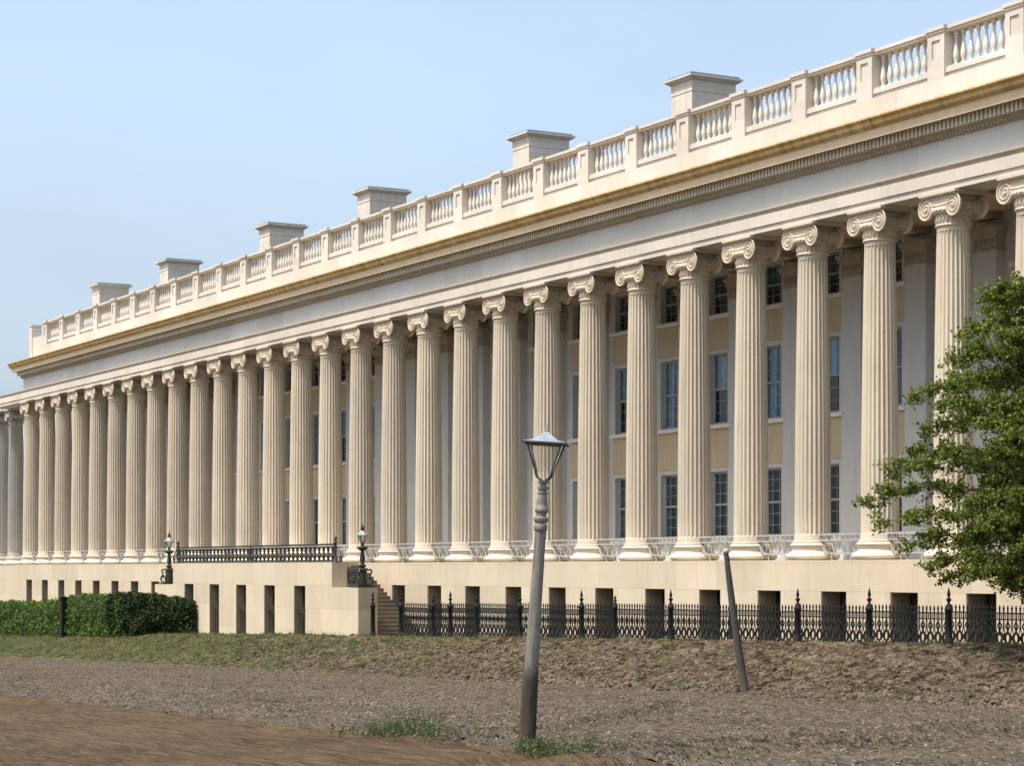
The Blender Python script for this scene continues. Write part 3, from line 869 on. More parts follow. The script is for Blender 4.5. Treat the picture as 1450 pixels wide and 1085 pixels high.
for px in (980, 749, 524, 382, 238, 141):
    o = link('chimney', ch_me, B, (-s_at(px, 50.4), 50.4, 0)); link('cap', cc_me, o, (0, 0, 0), True); link('flashing', cl_me, o, (0, 0, 0), True)

# ---------------------------------------------------------------- stair terrace
T = thing('stair_terrace', 'projecting stone terrace with tall openings and a stair down its right end', 'terrace', (-97.05, 41, -3.4))
TY = 39.4; TZ = ZF; CZ_ = -0.80
SL0, SL1, SU0, SU1 = 84.5, 109.6, 87.2, 106.9
TOP = [90.7 + PITCH * i for i in range(5)]
tw = 0.63; TOT = -0.76
mb = MB()
ends = [87.2] + [v for c in TOP for v in (c - tw, c + tw)] + [SU1]
for i in range(0, len(ends), 2): mb.box(-ends[i], -ends[i + 1], TY, TY + 0.9, -5, TOT)
mb.box(-SU0, -SU1, TY, TY + 0.9, TOT, TZ)
mb.box(-91.2, -102.9, TY + 0.9, WY0 - 0.064, -0.2, TZ - 0.004)
part(mb, 'terrace_wall', M['basement'], parent=T)
for s0, s1 in ((SL0, SU0), (SU1, SL1)):
    mb = MB(); mb.box(-s0 - 0.0, -s1 + 0.0, TY + 0.0, TY + 0.9, -5, CZ_ - 0.003)
    mb.box(-s0 + 0.03, -s1, TY - 0.03, TY + 0.93, CZ_ - 0.002, CZ_ + 0.05) if False else None
    part(mb, 'cheek_wall', M['basement'], parent=T)
mb = MB(); mb.box(-91.2, -102.9, TY + 1.6, TY + 1.7, -5, -0.21); part(mb, 'back_panel', M['reveal_shade'], parent=T)
for sgn, sa in ((1, 91.2), (-1, 102.9)):
    mb = MB()
    for i in range(18):
        zt = TZ - 0.171 * (i + 1) + 0.0
        x0 = -sa + sgn * 0.35 * i
        mb.box(x0, x0 + sgn * 0.35, TY + 0.904, WY0 - 0.003, -5, zt)
        mb.box(x0 + sgn * 0.001, x0 + sgn * 0.385, TY + 0.906, WY0 - 0.005, zt + 0.002, zt + 0.05)
    part(mb, 'stair_flight', M['step'], parent=T)
dw = None
for c in TOP:
    if dw is None:
        mb = MB()
        for x in (-tw + 0.05, 0, tw - 0.05): mb.box(x - 0.04, x + 0.04, 0, 0.06, -4.6, TOT)
        for z in (-3.3, -2.1, -1.75): mb.box(-tw + 0.091, tw - 0.091, 0.004, 0.05, z - 0.035, z + 0.035)
        for z in (-1.78, -1.93, -3.0): mb.box(-tw + 0.013, tw - 0.013, -0.30, -0.26, z - 0.022, z + 0.022)
        for x in (-0.4, -0.2, 0.2, 0.4): mb.box(x - 0.012, x + 0.012, -0.29, -0.27, -4.4, -1.952)
        dw = mb.build('opening_grille', M['iron_dark'], T, (-c, TY + 0.42, 0))
        
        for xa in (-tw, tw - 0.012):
            mb = MB(); mb.box(xa, xa + 0.012, -0.41, 0.0, -4.6, TOT - 0.004); link('reveal_shade', mb.mesh('reveal_shade', M['reveal_shade']), dw, (0, 0, 0), True)  # added lining that paints the shade on the jambs
        mb = MB(); mb.box(-tw, tw, 0.075, 0.1, -4.6, TOT); link('backing', mb.mesh('backing', M['reveal_shade']), dw, (0, 0, 0), True)
        continue
    copy_part(dw, T, (-c, TY + 0.42, 0))

# iron railing along the terrace
RA = thing('terrace_railing', 'dark iron balustrade railing along the top edge of the stone terrace', 'railing', (-97.05, TY + 0.2, TZ))
def iron_run(name, parent, x0, x1, y, z0, h, panels, mat):
    """rails plus a repeat of little iron balusters"""
    mb = MB()
    for (z, r) in ((h, 0.045), (h - 0.10, 0.03), (0.06, 0.04)): mb.box(x0, x1, y - r, y + r, z0 + z - r, z0 + z + r)
    n = panels; w = (x1 - x0) / n
    pr = [(0.05, .085), (0.06, .11), (0.03, .15), (0.05, .22), (0.085, .28), (0.06, .36), (0.028, .46), (0.03, .50), (0.055, .53), (0.03, .56), (0.05, .60), (0.06, h - .11)]
    for i in range(n):
        xc = x0 + w * (i + .5)
        mb.lathe([(r * (1.55 if n > 10 else 0.8), z0 + z) for r, z in pr], (xc, y, 0), 8)
        if n < 10: mb.tube([(xc - w * .5 + w * .45 * math.sin(PI * t / 6), y, z0 + h - 0.12 - 0.16 * t / 6) for t in range(7)], 0.02, 4)
    o = mb.build(name, mat, parent); return o
iron_run('railing_panel', RA, -SU0 - 0.15, -97.0, TY + 0.22, TZ, 0.78, 20, M['iron_dark'])
iron_run('railing_panel', RA, -97.1, -SU1 + 0.15, TY + 0.22, TZ, 0.78, 20, M['iron_dark'])
def newel(parent, x, y, z0, h, r, mat, name='newel'):
    mb = MB()
    mb.lathe([(r * 1.5, z0), (r * 1.5, z0 + .06), (r, z0 + .09), (r * .8, z0 + h * .3), (r * 1.1, z0 + h * .55), (r * .8, z0 + h * .7), (r * 1.3, z0 + h * .74), (r * .6, z0 + h * .79), (r * .5, z0 + h * .83), (r * 1.25, z0 + h * .89), (r * .5, z0 + h * .95), (.008, z0 + h)], (x, y, 0), 10)
    return mb.build(name, mat, parent, smooth=50)
newel(RA, -SU0 - 0.12, TY + 0.22, TZ, 1.18, 0.075, M['iron_dark']); newel(RA, -97.05, TY + 0.22, TZ, 0.9, 0.06, M['iron_dark']); newel(RA, -SU1 + 0.12, TY + 0.22, TZ, 1.18, 0.075, M['iron_dark'])
def scroll(parent, x, y, z0, sg):
    mb = MB()
    pts = [(x + sg * (0.05 + 0.55 * t / 10), y, z0 + .72 - .45 * (t / 10) ** 1.4) for t in range(11)]
    for k in range(14):
        a = -0.6 - k * 0.5; r = 0.15 * (1 - k / 17)
        pts.append((x + sg * (0.48 + r * math.cos(a)), y, z0 + .20 + r * math.sin(a)))
    mb.tube(pts, 0.03, 6)
    mb.tube([(x + sg * (0.1 + .12 * math.sin(a)), y, z0 + .33 + .17 * math.cos(a)) for a in [2 * PI * k / 12 for k in range(12)]], 0.022, 5, True)
    mb.box(x, x + sg * .6, y - .02, y + .02, z0, z0 + .05)
    mb.build('scroll_end', M['iron_dark'], parent)
scroll(RA, -SU0 - 0.06, TY + 0.22, TZ, 1); scroll(RA, -SU1 + 0.06, TY + 0.22, TZ, -1)

RC = thing('stair_railing', 'short dark iron railing behind the lamp on the lower stair ledge', 'railing', (-86, TY + 0.62, CZ_))
o = iron_run('railing_panel', RC, -86.75, -85.2, TY + 0.62, CZ_, 0.78, 7, M['iron_dark'])
newel(RC, -86.85, TY + 0.62, CZ_, 0.95, 0.06, M['iron_dark'])

# pedestal lamps on the ledges
def pedestal_lamp(x, label):
    L = thing('pedestal_lamp', label, 'lamp', (x, TY + 0.42, CZ_ + 0.0), 'iron lamps on the stair ledges')
    def lp(mb, name, mat, parent=L, smooth=45): return link(name, mb.mesh(name, mat, smooth), parent, (0, 0, 0), True)
    mb = MB()
    mb.box(-.42, .42, -.40, .40, 0, .07); mb.box(-.34, .34, -.32, .32, .071, .15)
    mb.lathe([(.20, .15), (.21, .3), (.17, .55), (.15, .70), (.20, .76), (.15, .80), (.10, .86)], n=8)
    for k in range(4):
        a = PI / 4 + k * PI / 2; ca, sa = math.cos(a), math.sin(a)
        pts = []
        for (r, z) in ((.44, .17), (.47, .30), (.42, .42), (.33, .46), (.29, .38), (.34, .32), (.37, .38), (.36, .55), (.42, .68), (.37, .77), (.27, .74), (.17, .82)):
            pts.append((r * ca, r * sa, z))
        mb.tube(pts, [.05, .05, .045, .04, .035, .03, .03, .04, .045, .045, .04, .03], 6)
    ped = lp(mb, 'pedestal', M['iron_dark'])
    mb = MB()
    mb.lathe([(.10, .86), (.16, .90), (.17, .95), (.10, .99), (.085, 1.05), (.12, 1.18), (.125, 1.28), (.08, 1.45), (.075, 1.55), (.11, 1.58), (.22, 1.66), (.26, 1.70), (.25, 1.73), (.10, 1.76), (.06, 1.80), (.07, 1.86), (.04, 1.90)], n=14)
    lp(mb, 'stem', M['iron_dark'])
    mb = MB(); n = 6
    for k in range(n):
        a = 2 * PI * k / n
        mb.tube([(.07 * math.cos(a), .07 * math.sin(a), 1.90), (.215 * math.cos(a), .215 * math.sin(a), 2.22)], .014, 5)
    mb.lathe([(.07, 1.885), (.08, 1.90), (.07, 1.915)], n=6); 
    fr = lp(mb, 'lantern', M['iron_dark'])
    mb = MB(); mb.lathe([(.065, 1.917), (.20, 2.215)], n=6)
    link('glass', mb.mesh('lamp_glass', M['lamp_glass']), fr, (0, 0, 0), True)
    mb = MB(); mb.lathe([(.235, 2.222), (.29, 2.225), (.28, 2.25), (.17, 2.33), (.09, 2.42), (.075, 2.44)], n=6)
    link('lantern_roof', mb.mesh('lantern_roof', M['lamp_roof'], 30), fr, (0, 0, 0), True)
    mb = MB(); mb.lathe([(.075, 2.442), (.10, 2.46), (.05, 2.49), (.09, 2.53), (.09, 2.57), (.03, 2.61), (.045, 2.66), (.02, 2.70), (.006, 2.78)], n=10)
    link('finial', mb.mesh('lamp_finial', M['iron_dark'], 45), fr, (0, 0, 0), True)
pedestal_lamp(-84.98, 'ornate dark iron lamp on the ledge beside the open stair, nearer of two')
pedestal_lamp(-108.6, 'ornate dark iron lamp at the far left end of the terrace above the hedge')

# ---------------------------------------------------------------- iron fence
FY = 39.75
FN = thing('iron_fence', 'black cast iron picket fence with ornamental loops and finialed posts before the basement', 'fence', (-62, FY, -2.2))
tall = [43.5, 46.97, 50.45, 53.9, 57.4, 60.9, 66.65, 71.1, 76.7, 81.1]
short = [64.4, 74.5, 78.2]
allp = sorted([(s, 1) for s in tall] + [(s, 0) for s in short] + [(40.0, 1)])
tip = lambda s: -0.52 - 0.0118 * s + 0.07           # spike tops
bot = lambda s: base_z(s, FY) - 0.10
def fence_post(s, kind):
    z1 = tip(s) - 0.02; z0 = bot(s) - 0.1
    mb = MB(); r = 0.098 if kind else 0.085
    b = MB()
    mb.lathe([(r * 1.35, z0), (r * 1.35, z0 + .30), (r * 1.2, z0 + .33), (r * 1.05, z0 + .40), (r, z0 + .46), (r * .97, z1 - .16), (r * 1.22, z1 - .13), (r * 1.22, z1 - .08), (r * .95, z1 - .05), (r * .8, z1 + .02), (r * .42, z1 + .07)], (-s, FY, 0), 12)
    o = mb.build('post', M['iron'], FN, smooth=40)
    mb = MB()
    k = 1.0 if kind else 0.55
    z = z1 + .07
    mb.lathe([(.045, z), (.032, z + .04 * k), (.075, z + .09 * k), (.078, z + .12 * k), (.036, z + .16 * k), (.028, z + .19 * k), (.054, z + .23 * k), (.042, z + .30 * k), (.006, z + .45 * k)], (-s, FY, 0), 10)
    mb.build('finial', M['iron'], o, smooth=45)
def fence_panel(s0, s1):
    mb = MB()
    L = s1 - s0 - 0.26; n = max(3, int(round(L / 0.167))); n += (n % 2)
    dz = lambda t: 0.0
    sm = (s0 + s1) / 2
    zt = tip(sm); zb = bot(sm); H = zt - zb
    x0 = -s1 + 0.13
    P = L / n
    r1, r2, r3 = zt - 0.20, zt - 0.37, zb + 0.10
    for (z, r) in ((r1, .018), (r2, .014), (r3, .022), (r3 - 0.08, .02)): mb.box(x0, x0 + L, FY - r, FY + r, z - r, z + r)
    for i in range(n + 1):
        x = x0 + i * P
        mb.box(x - .018, x + .018, FY - .014, FY + .014, r2 - 0.05, zt - .10)
        mb.lathe([(.020, zt - .10), (.036, zt - .075), (.005, zt + .02)], (x, FY, 0), 5)
        if i < n:
            xm = x + P / 2
            mb.box(xm - .008, xm + .008, FY - .010, FY + .010, r2, r1)
    # looped lattice below the second rail: ogee loops two bars wide with a diamond in each
    mid = (r2 + r3) / 2 - 0.06 * H; hh = (r2 - r3)
    for i in range(0, n + 1):
        x = x0 + i * P
        if i % 2 == 0:
            for sg in (-1, 1):
                if (i == 0 and sg < 0) or (i == n and sg > 0): continue
                pts = []
                for k in range(15):
                    t = k / 14
                    off = P * (0.5 - 0.46 * math.cos(2 * PI * t * 1.5 + 0.0)) if False else P * (0.02 + 0.93 * (0.5 - 0.5 * math.cos(2 * PI * min(1, t / 0.62))) * (1 if t < 0.62 else 0) + (0.48 * (0.5 - 0.5 * math.cos(2 * PI * (t - 0.62) / 0.38)) if t >= 0.62 else 0))
                    pts.append((x + sg * off, FY, r3 + 0.01 + (hh - 0.06) * t))
                mb.tube(pts, 0.022, 4)
            zc = r3 + (hh - .06) * 0.31
            mb.tube([(x + 0.075 * math.sin(a), FY, zc + 0.125 * math.cos(a)) for a in [2 * PI * k / 8 for k in range(8)]], 0.017, 4, True)
            for z0_, z1_ in ((r3 + .01, zc - .10), (zc + .10, r2)):
                mb.box(x - .014, x + .014, FY - .012, FY + .012, z0_, z1_)
        else:
            zc = r3 + hh * 0.31
            mb.tube([(x + 0.060 * math.sin(a), FY, zc + 0.30 * H * .62 * math.cos(a)) for a in [2 * PI * k / 12 for k in range(12)]], 0.016, 4, True)
            mb.lathe([(.005, zc + .18 * H), (.035, zc + .22 * H), (.005, zc + .28 * H)], (x, FY, 0), 5)
            mb.box(x - .018, x + .018, FY - .012, FY + .012, zc + .17 * H, r2)
    mb.build('fence_panel', M['iron'], FN)
for (s, k) in allp: fence_post(s, k)
for (a, _), (b, _) in zip(allp, allp[1:]): fence_panel(a, b)
fence_post(83.8, 1)

# ---------------------------------------------------------------- hedge
def leaf(mb, p, sz, nrm=None, asp=0.6):
    q = Quaternion((random.gauss(0, 1), random.gauss(0, 1), random.gauss(0, 1), random.gauss(0, 1))).normalized()
    a = q @ Vector((1, 0, 0)); b = q @ Vector((0, 1, 0)); c = q @ Vector((0, 0, 1))
    l, w = sz, sz * asp
    mb.add([p - a * l * .5, p + b * w * .5 + c * w * .12, p + a * l * .5, p - b * w * .5 + c * w * .12], [(0, 1, 2), (0, 2, 3)])
def make_hedge(label, path, thick, height, n, mat, amp):
    """a clipped hedge along a ground path [(s,d)...]; height(t) with t = 0..1 along it"""
    h0 = path[0]
    H = thing('hedge', label, 'hedge', (-h0[0], h0[1], base_z(*h0)))
    lens = [math.dist(a, b) for a, b in zip(path, path[1:])]; tot = sum(lens)
    def along(t):
        q = t * tot
        for (a, b), l in zip(zip(path, path[1:]), lens):
            if q <= l or (a, b) == (path[-2], path[-1]):
                k = min(1, q / l); dx, dy = (b[0] - a[0]) / l, (b[1] - a[1]) / l
                return a[0] + (b[0] - a[0]) * k, a[1] + (b[1] - a[1]) * k, -abs(dy) * 0 + dy, -dx
            q -= l
    def surf(t, u):
        s, d, nx, ny = along(t)
        if ny > 0: nx, ny = -nx, -ny                     # outwards = towards the street
        zb = terrain(s, d, False) - .1; zt = base_z(s, 38.0) + height(t) + 0.10 * fbm(s * .9, d * .9, 2, 3)
        if u <= 1:
            z = zb + (zt - zb) * u; o = amp * fbm(s * .7, z * 1.1, 6, 3) - 0.30 * max(0, u - .72) ** 2 * 6
            return Vector((-(s + nx * o), d + ny * o, z)), Vector((-nx, ny, .25))
        v = u - 1; o = -0.14 - v * thick
        return Vector((-(s + nx * o), d + ny * o, zt + .08 * noise.noise((s * 2, d * 2 + v * 3, 1)) - .5 * max(0, v - .8))), Vector((0, 0, 1))
    m = max(8, int(tot / .4)); us = [i / 6 for i in range(7)] + [1 + i / 6 for i in range(1, 7)]
    core = MB(); vs = []
    for u in us:
        for i in range(m + 1):
            p, nr = surf(i / m, u); vs.append(p - nr.normalized() * .13)
    core.add(vs, [(j * (m + 1) + i, j * (m + 1) + i + 1, (j + 1) * (m + 1) + i + 1, (j + 1) * (m + 1) + i) for j in range(len(us) - 1) for i in range(m)])
    core.build('branches', M['hedge_core'], H, smooth=179, recalc=False)
    lv = MB()
    for _ in range(n):
        t = random.random(); u = random.choice((random.random(), random.random(), 1 + random.random() ** 1.5))
        p, nr = surf(t, u); clump = noise.noise((p.x * 1.5, p.y * 1.5, p.z * 1.8))
        leaf(lv, p + nr.normalized() * (0.16 * clump + random.uniform(-.08, .07)), random.uniform(.09, .18))
    for tt in (0.0, 1.0):
        for _ in range(int(n * .03)):
            p, nr = surf(tt, random.uniform(0, 1)); q, _n = surf(tt, 1 + random.random()); 
            leaf(lv, Vector((p.x + random.gauss(0, .08), p.y + (q.y - p.y) * random.random(), p.z)), random.uniform(.09, .18))
    lv.build('foliage', mat, H, recalc=False)
make_hedge('long bright green clipped hedge at the far left below the row of basement windows', [(166, 37.3), (112.5, 37.0), (108.8, 37.1)], 1.7,
           lambda t: 1.62 + 0.42 * max(0, (t - .55)) / .45 + 0.10 * math.sin(t * 23), 26000, M['hedge'], 0.22)
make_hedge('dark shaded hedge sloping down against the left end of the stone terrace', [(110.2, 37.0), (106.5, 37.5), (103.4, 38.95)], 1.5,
           lambda t: 2.02 - 0.10 * t - 0.62 * max(0, t - .45), 15000, M['hedge_shade'], 0.25)
# overgrown gate post in the hedge
PO = thing('gate_post', 'dark square post standing before the long bright green hedge', 'post', (-s_at(90, 36.9), 36.9, base_z(s_at(90, 36.9), 36.9)))
mb = MB(); mb.box(-.17, .17, -.17, .17, -.2, 2.12); link('shaft', mb.mesh('gate_post_shaft', M['hedge_core']), PO, (0, 0, 0), True)
mb = MB(); mb.box(-.22, .22, -.22, .22, 2.122, 2.18); mb.lathe([(.20, 2.182), (.05, 2.26)], n=4, rot=PI / 4); link('cap', mb.mesh('gate_post_cap', M['hedge_core']), PO, (0, 0, 0), True)

# ---------------------------------------------------------------- tree at the right
TD = 36.6; TS = 38.3
TR = thing('leafy_tree', 'green broadleaf tree reaching in from the right edge before the columns', 'tree', (-TS, TD, terrain(TS, TD, False)))
def at(px, py, d):
    s = s_at(px, d); dep = s * COSA + d * SINA
    return Vector((-s, d, (806 - py) * dep / F))
tz0 = terrain(TS, TD, False)
trunk = MB()
tp = [Vector((-TS, TD, tz0 - .2)), Vector((-TS + .05, TD, tz0 + 1.5)), Vector((-TS - .1, TD + .1, 2.5)), Vector((-TS, TD, 5.0)), Vector((-TS + .1, TD - .1, 8.2))]
trunk.tube(tp, [.26, .21, .17, .11, .03], 9)
tips = [(1402, 418, 36.2, 7.0), (1374, 468, 36.8, 5.4), (1352, 508, 35.6, 4.9), (1348, 548, 37.4, 4.2), (1292, 560, 36.4, 3.6), (1330, 575, 35.2, 3.9), (1312, 610, 37.2, 3.0),
        (1275, 655, 36.9, 2.4), (1262, 668, 35.9, 2.1), (1228, 712, 36.5, 1.4), (1250, 738, 35.6, 1.2), (1290, 770, 37.0, 0.8), (1318, 800, 36.0, 0.5), (1345, 818, 36.8, 0.2), (1385, 812, 35.4, 0.4), (1425, 828, 36.4, 0.1), (1440, 800, 37.4, 0.4),
        (1400, 440, 37.5, 6.4), (1420, 480, 35.4, 5.6), (1410, 540, 37.6, 4.7), (1395, 600, 35.3, 3.4), (1385, 660, 37.6, 2.4), (1370, 710, 35.2, 1.6), (1360, 765, 37.8, 0.9), (1430, 620, 35.0, 3.0), (1440, 700, 35.0, 1.8), (1450, 420, 36.5, 6.9), (1470, 560, 34.8, 4.4), (1425, 590, 36.8, 3.8), (1412, 640, 34.8, 2.8), (1400, 690, 36.6, 2.0), (1395, 740, 34.9, 1.3), (1440, 510, 36.4, 5.2), (1438, 660, 37.4, 2.4), (1435, 750, 36.4, 1.0), (1460, 770, 35.0, .7)]
for _ in range(16): tips.append((random.uniform(1480, 1760), random.uniform(380, 820), random.uniform(34.4, 38.6), None))
LV = MB(); BR = MB()
def crown_leaf(p, sz):
    leaf(LV, p, sz, None, 0.62)
for (px, py, d, zr) in tips:
    tipv = at(px, py, d)
    root_z = max(tz0 + 1.6, min(7.4, tipv.z - 0.12 * (tipv - Vector((-TS, TD, tipv.z))).length - .25))
    root = Vector((-TS, TD, root_z))
    L = (tipv - root).length
    n = 9; pts = []
    for i in range(n + 1):
        t = i / n
        p = root.lerp(tipv, t) + Vector((0, 0, 0.16 * L * math.sin(PI * t) * .6)) + Vector((random.gauss(0, .04), random.gauss(0, .04), random.gauss(0, .04))) * L * .25
        pts.append(p)
    pts[0] = root; pts[-1] = tipv
    BR.tube(pts, [.055 * (1 - i / (n + .5)) + .006 for i in range(n + 1)], 5)
    # side twigs carrying leaf sprays
    for i in range(2, n + 1):
        t = i / n
        k = 12 if t < .9 else 7
        for _ in range(k):
            dirv = Vector((random.gauss(0, 1), random.gauss(0, .8), random.gauss(.05, .55))).normalized()
            tl = (0.56 * (1 - .60 * t) + .15) * random.uniform(.5, 1.15)
            o = pts[i] + Vector((random.gauss(0, .05), random.gauss(0, .05), random.gauss(0, .05)))
            e = o + dirv * tl + Vector((0, 0, -.1 * tl))
            BR.tube([o, o.lerp(e, .5) + Vector((0, 0, .04)), e], [.010, .007, .003], 3)
            m = int(40 * tl / .5) + 7
            for j in range(m):
                q = o.lerp(e, (j + random.random()) / m * .95 + .08)
                crown_leaf(q + Vector((random.gauss(0, .07), random.gauss(0, .07), random.gauss(-.01, .05))), random.uniform(.05, .11) + .05 * random.random() ** 3)
bark_o = link('trunk', trunk.mesh('trunk', M['bark'], 60), TR, (0, 0, 0))
link('branches', BR.mesh('branches', M['bark'], 60, False), TR, (0, 0, 0))
link('crown', LV.mesh('crown', M['leaf'], None, False), TR, (0, 0, 0))

# ---------------------------------------------------------------- street lamp in the foreground
ld = 13.7; ls = s_at(745, ld)
lz = terrain(ls, ld)
SLP = thing('street_lamp', 'leaning wooden street lamp post with a tin-roofed glass lantern in the foreground', 'street lamp', (-ls, ld, lz))
def sp_(mb, name, mat, parent=SLP, smooth=45): return link(name, mb.mesh(name, mat, smooth), parent, (0, 0, 0), True)
mb = MB(); n = 14; pv = []
for i in range(22):
    t = i / 21; z = -.15 + 3.0 * t
    pv.append((0.112 - 0.042 * t + 0.004 * math.sin(7 * t) , z))
mb.lathe(pv, n=14)
for v in range(len(mb.v)):
    x, y, z = mb.v[v]; k = 1 + 0.05 * noise.noise((x * 9, y * 9, z * 1.2)); mb.v[v] = (x * k, y * k, z)
sp_(mb, 'post', M['post_wood'])
mb = MB()
mb.lathe([(.082, 2.80), (.088, 2.81), (.088, 2.87), (.075, 2.885), (.072, 2.90), (.092, 2.92), (.092, 2.96), (.068, 2.98), (.066, 3.02), (.086, 3.04), (.088, 3.075), (.078, 3.09), (.072, 3.14), (.062, 3.24), (.060, 3.27), (.068, 3.275), (.068, 3.29), (.052, 3.30), (.050, 3.315), (.072, 3.33), (.072, 3.36), (.045, 3.375), (.045, 3.395), (.07, 3.41), (.07, 3.43), (.05, 3.445)], n=16)
mb.tube([(.07, 0, 2.87), (.115, 0, 2.875)], .012, 6)
sp_(mb, 'neck', M['lamp_iron'])
LR = R(10)
def sq(r, k): a = LR + k * PI / 2; return (r * math.cos(a), r * math.sin(a))
mb = MB()
zb, zt = 3.45, 3.90
for k in range(4):
    x1, y1 = sq(.05, k); x2, y2 = sq(.31, k)
    pts = [(x1, y1, zb), (x1 * 2.0, y1 * 2.0, zb + .015), (x1 * 2.8, y1 * 2.8, zb + .06), (x1 * 3.1, y1 * 3.1, zb + .12), (x2, y2, zt)]
    mb.tube(pts, .011, 6)
    xa, ya = sq(.31, k + 1)
    mb.tube([(x2, y2, zt), (xa, ya, zt)], .011, 6)
lan = sp_(mb, 'lantern', M['bars'])
mb = MB()
for k in range(4):
    a, b = sq(.145, k), sq(.145, k + 1); c, d_ = sq(.302, k), sq(.302, k + 1)
    mb.add([(a[0], a[1], zb + .09), (b[0], b[1], zb + .09), (d_[0], d_[1], zt), (c[0], c[1], zt)], [(0, 1, 2, 3)])
link('glass', mb.mesh('lantern_glass', M['lamp_glass']), lan, (0, 0, 0), True)
mb = MB()
mb.lathe([(.385, zt + .012), (.39, zt + .022), (.24, zt + .050), (.135, zt + .095), (.05, zt + .15), (.03, zt + .165)], n=4, rot=LR)
link('lantern_roof', mb.mesh('lantern_roof', M['lamp_roof'], 25), lan, (0, 0, 0), True)
mb = MB(); mb.lathe([(.37, zt + .0), (.394, zt + .002), (.394, zt + .018), (.37, zt + .011)], n=4, rot=LR); link('brim', mb.mesh('brim', M['bars']), lan, (0, 0, 0), True)
mb = MB(); mb.lathe([(.025, zt + .167), (.03, zt + .18), (.012, zt + .195), (.01, zt + .225), (.004, zt + .25)], n=8); link('finial', mb.mesh('lantern_finial', M['lamp_roof'], 40), lan, (0, 0, 0), True)
SLP.rotation_mode = 'QUATERNION'
SLP.rotation_quaternion = Quaternion(Vector((-RIGHT.y, RIGHT.x, 0)), R(3.7))

# leaning pole at the foot of the bank
pd = 32.9; ps = s_at(1055, pd); pz = terrain(ps, pd)
dep = ps * COSA + pd * SINA; ppm = F / dep
LP = thing('leaning_pole', 'grey wooden pole leaning to the left at the foot of the earth bank', 'pole', (-ps, pd, pz))
mb = MB()
pts = []
for (px, py) in ((1057, 1000), (1055, 985), (1048, 940), (1042, 900), (1037, 862), (1033, 830), (1029, 795), (1028, 788)):
    pts.append(RIGHT * ((px - 1055) / ppm) + Vector((0, 0, (985 - py) / ppm)))
mb.tube(pts, [.118, .112, .104, .098, .092, .082, .068, .064], 10)
link('shaft', mb.mesh('pole_shaft', M['pole_wood'], 60), LP, (0, 0, 0), True)
mb = MB(); t = pts[-1]
mb.lathe([(.068, t.z - .02), (.085, t.z), (.085, t.z + .05), (.05, t.z + .10), (.01, t.z + .115)], (t.x, t.y, 0), 10)
link('cap', mb.mesh('pole_cap', M['rail_white'], 45), LP, (0, 0, 0), True)

# small stake with a sprig on the bank at far right
kd = 36.4; ks = s_at(1416, kd)
SK = thing('wooden_stake', 'short dark stake with a green sprig on the bank under the tree', 'stake', (-ks, kd, terrain(ks, kd)))
mb = MB(); mb.tube([(0, 0, -.15), (.02, 0, .3), (.07, .05, .62)], [.03, .028, .024], 6); mb.tube([(.05, .04, .55), (-.1, -.1, .63)], .016, 5); link('shaft', mb.mesh('stake_shaft', M['iron_dark']), SK, (0, 0, 0), True)
mb = MB()
for _ in range(60): leaf(mb, Vector((random.gauss(0, .08), random.gauss(0, .08), abs(random.gauss(.06, .08)))), .08)
link('sprig', mb.mesh('sprig', M['weed'], None, False), SK, (0, 0, 0), True)

# weeds at the road edge
def weed(cx, d, w, n, h, label, sprigs=0, grp=None):
    s0 = s_at(cx, d)
    mb = MB()
    for _ in range(n):
        s = s0 + random.gauss(0, w); dd = d + random.gauss(0, .28)
        z = terrain(s, dd) - base
        hh = h * random.uniform(.4, 1.2) * (0.5 + 0.7 * math.exp(-((s - s0) / w) ** 2))
        lean = Vector((random.gauss(0, .25), random.gauss(0, .25), 1)).normalized() * hh
        o = Vector((-s + s0, dd - d, z))
        mb.tube([o, o + lean * .6 + Vector((0, 0, .02)), o + lean], [.004, .003, .001], 3)
        for k in range(9):
            t = random.uniform(.1, 1)
            leaf(mb, o + lean * t + Vector((random.gauss(0, .03), random.gauss(0, .03), 0)), random.uniform(.03, .075), None, .35)
    return mb, s0
for (cx, d, w, n, h, lab) in ((572, 13.9, .78, 230, .26, 'low spreading green weeds at the edge of the brown dirt road'),
                              (778, 13.55, .34, 150, .17, 'tuft of green weeds around the foot of the lamp post'),
                              (806, 14.6, .06, 9, .26, 'thin upright sprig of weed to the right of the lamp post')):
    s0 = s_at(cx, d); base = terrain(s0, d)
    W = thing('weed_clump', lab, 'weeds', (-s0, d, base), 'weeds along the road edge')
    mb, _ = weed(cx, d, w, n, h, lab)
    link('leaves', mb.mesh('weed_leaves', M['weed'], None, False), W, (0, 0, 0), True)
    if h < .2 or n > 200:
        g2 = MB()
        for _ in range(140 if n > 200 else 260):
            s = s0 + random.gauss(0, w * .9); dd = d + random.gauss(0, .2)
            blades(g2, s, dd, 1, .02, .15, .008, .8)
        g2.v = [(x + s0, y - d, z - base) for x, y, z in g2.v]
        link('blades', g2.mesh('weed_blades', M['weed'], None, False), W, (0, 0, 0), True)['kind'] = 'stuff'

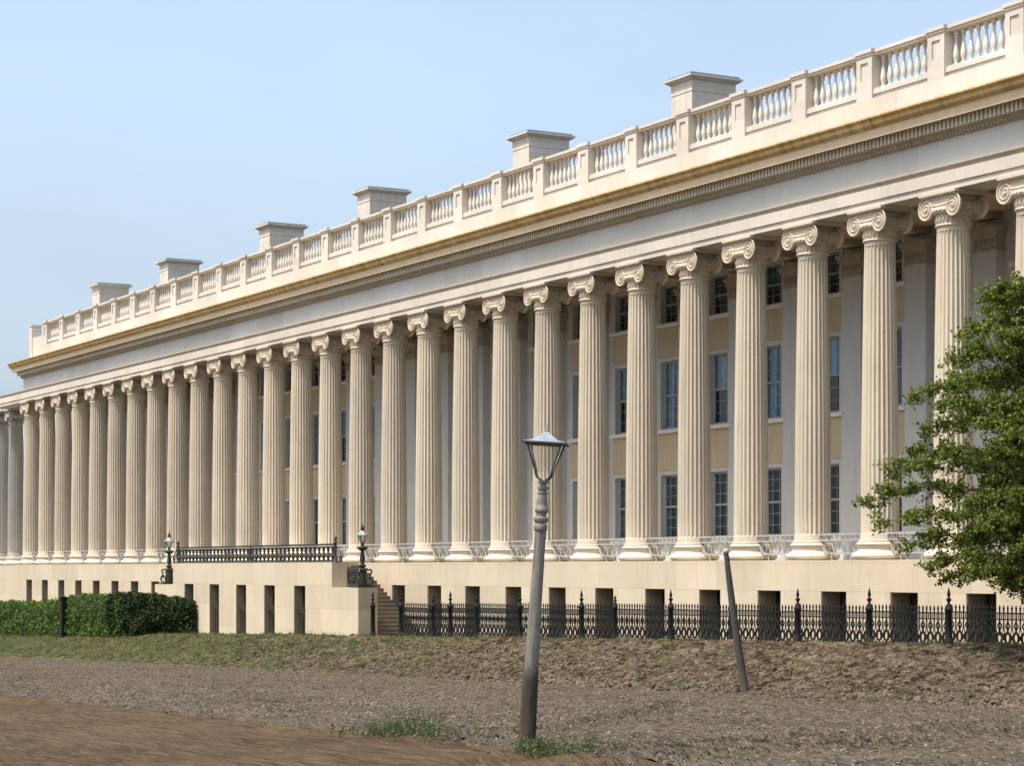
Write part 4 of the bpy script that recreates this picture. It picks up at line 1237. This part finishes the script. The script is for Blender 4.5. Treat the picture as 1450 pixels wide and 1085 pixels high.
# ---------------------------------------------------------------- light, sky, camera
EL, AZ = R(64), R(3)
S = Vector((-math.sin(AZ) * math.cos(EL), -math.cos(AZ) * math.cos(EL), math.sin(EL)))
sun = bpy.data.lights.new('sun', 'SUN'); sun.energy = 3.15; sun.angle = R(0.53); sun.color = (1.0, 0.965, 0.90)
so = link('sun', sun, None, (0, -20, 40)); so.rotation_mode = 'QUATERNION'; so.rotation_quaternion = S.to_track_quat('Z', 'Y')
w = bpy.data.worlds.new('World'); bpy.context.scene.world = w; w.use_nodes = True
nt = w.node_tree; nt.nodes.clear()
sky = nt.nodes.new('ShaderNodeTexSky'); sky.sky_type = 'NISHITA'; sky.sun_disc = False; sky.sun_elevation = EL; sky.sun_rotation = PI - AZ
sky.air_density = 1.0; sky.dust_density = 6.0; sky.ozone_density = 0.8; sky.altitude = 0
bg = nt.nodes.new('ShaderNodeBackground'); bg.inputs[1].default_value = 0.15
ow = nt.nodes.new('ShaderNodeOutputWorld')
wn = N(nt)
tcw = wn.n('ShaderNodeTexCoord'); mpw = wn.n('ShaderNodeMapping'); mpw.inputs['Scale'].default_value = (1.0, 1.0, 2.6); wn.l(tcw.outputs['Generated'], mpw.inputs[0])
veil = wn.noise(mpw.outputs[0], 2.2, 8, 0.62, 0.5)
hz = wn.n('ShaderNodeMix', data_type='RGBA', blend_type='MIX')
wn.l(wn.val(veil, 0.30, 0.76, 0.20, 0.42), hz.inputs[0]); wn.l(sky.outputs[0], hz.inputs[6]); hz.inputs[7].default_value = (3.35, 4.35, 5.45, 1)   # thin high veil
nt.links.new(hz.outputs[2], bg.inputs[0]); nt.links.new(bg.outputs[0], ow.inputs[0])

cam = bpy.data.cameras.new('camera'); cam.sensor_width = 36; cam.lens = F / 1450 * 36
cam.shift_y = (806 - 542.5) / 1450; cam.clip_start = 0.1; cam.clip_end = 8000
co = link('camera', cam); co.rotation_euler = (R(90), 0, R(90) - A)
sc = bpy.context.scene; sc.camera = co
sc.view_settings.view_transform = 'Standard'; sc.view_settings.look = 'None'; sc.view_settings.gamma = 1.0; sc.view_settings.exposure = 0.80
sc.cycles.use_denoising = True
sc.cycles.max_bounces = 8; sc.cycles.transparent_max_bounces = 16
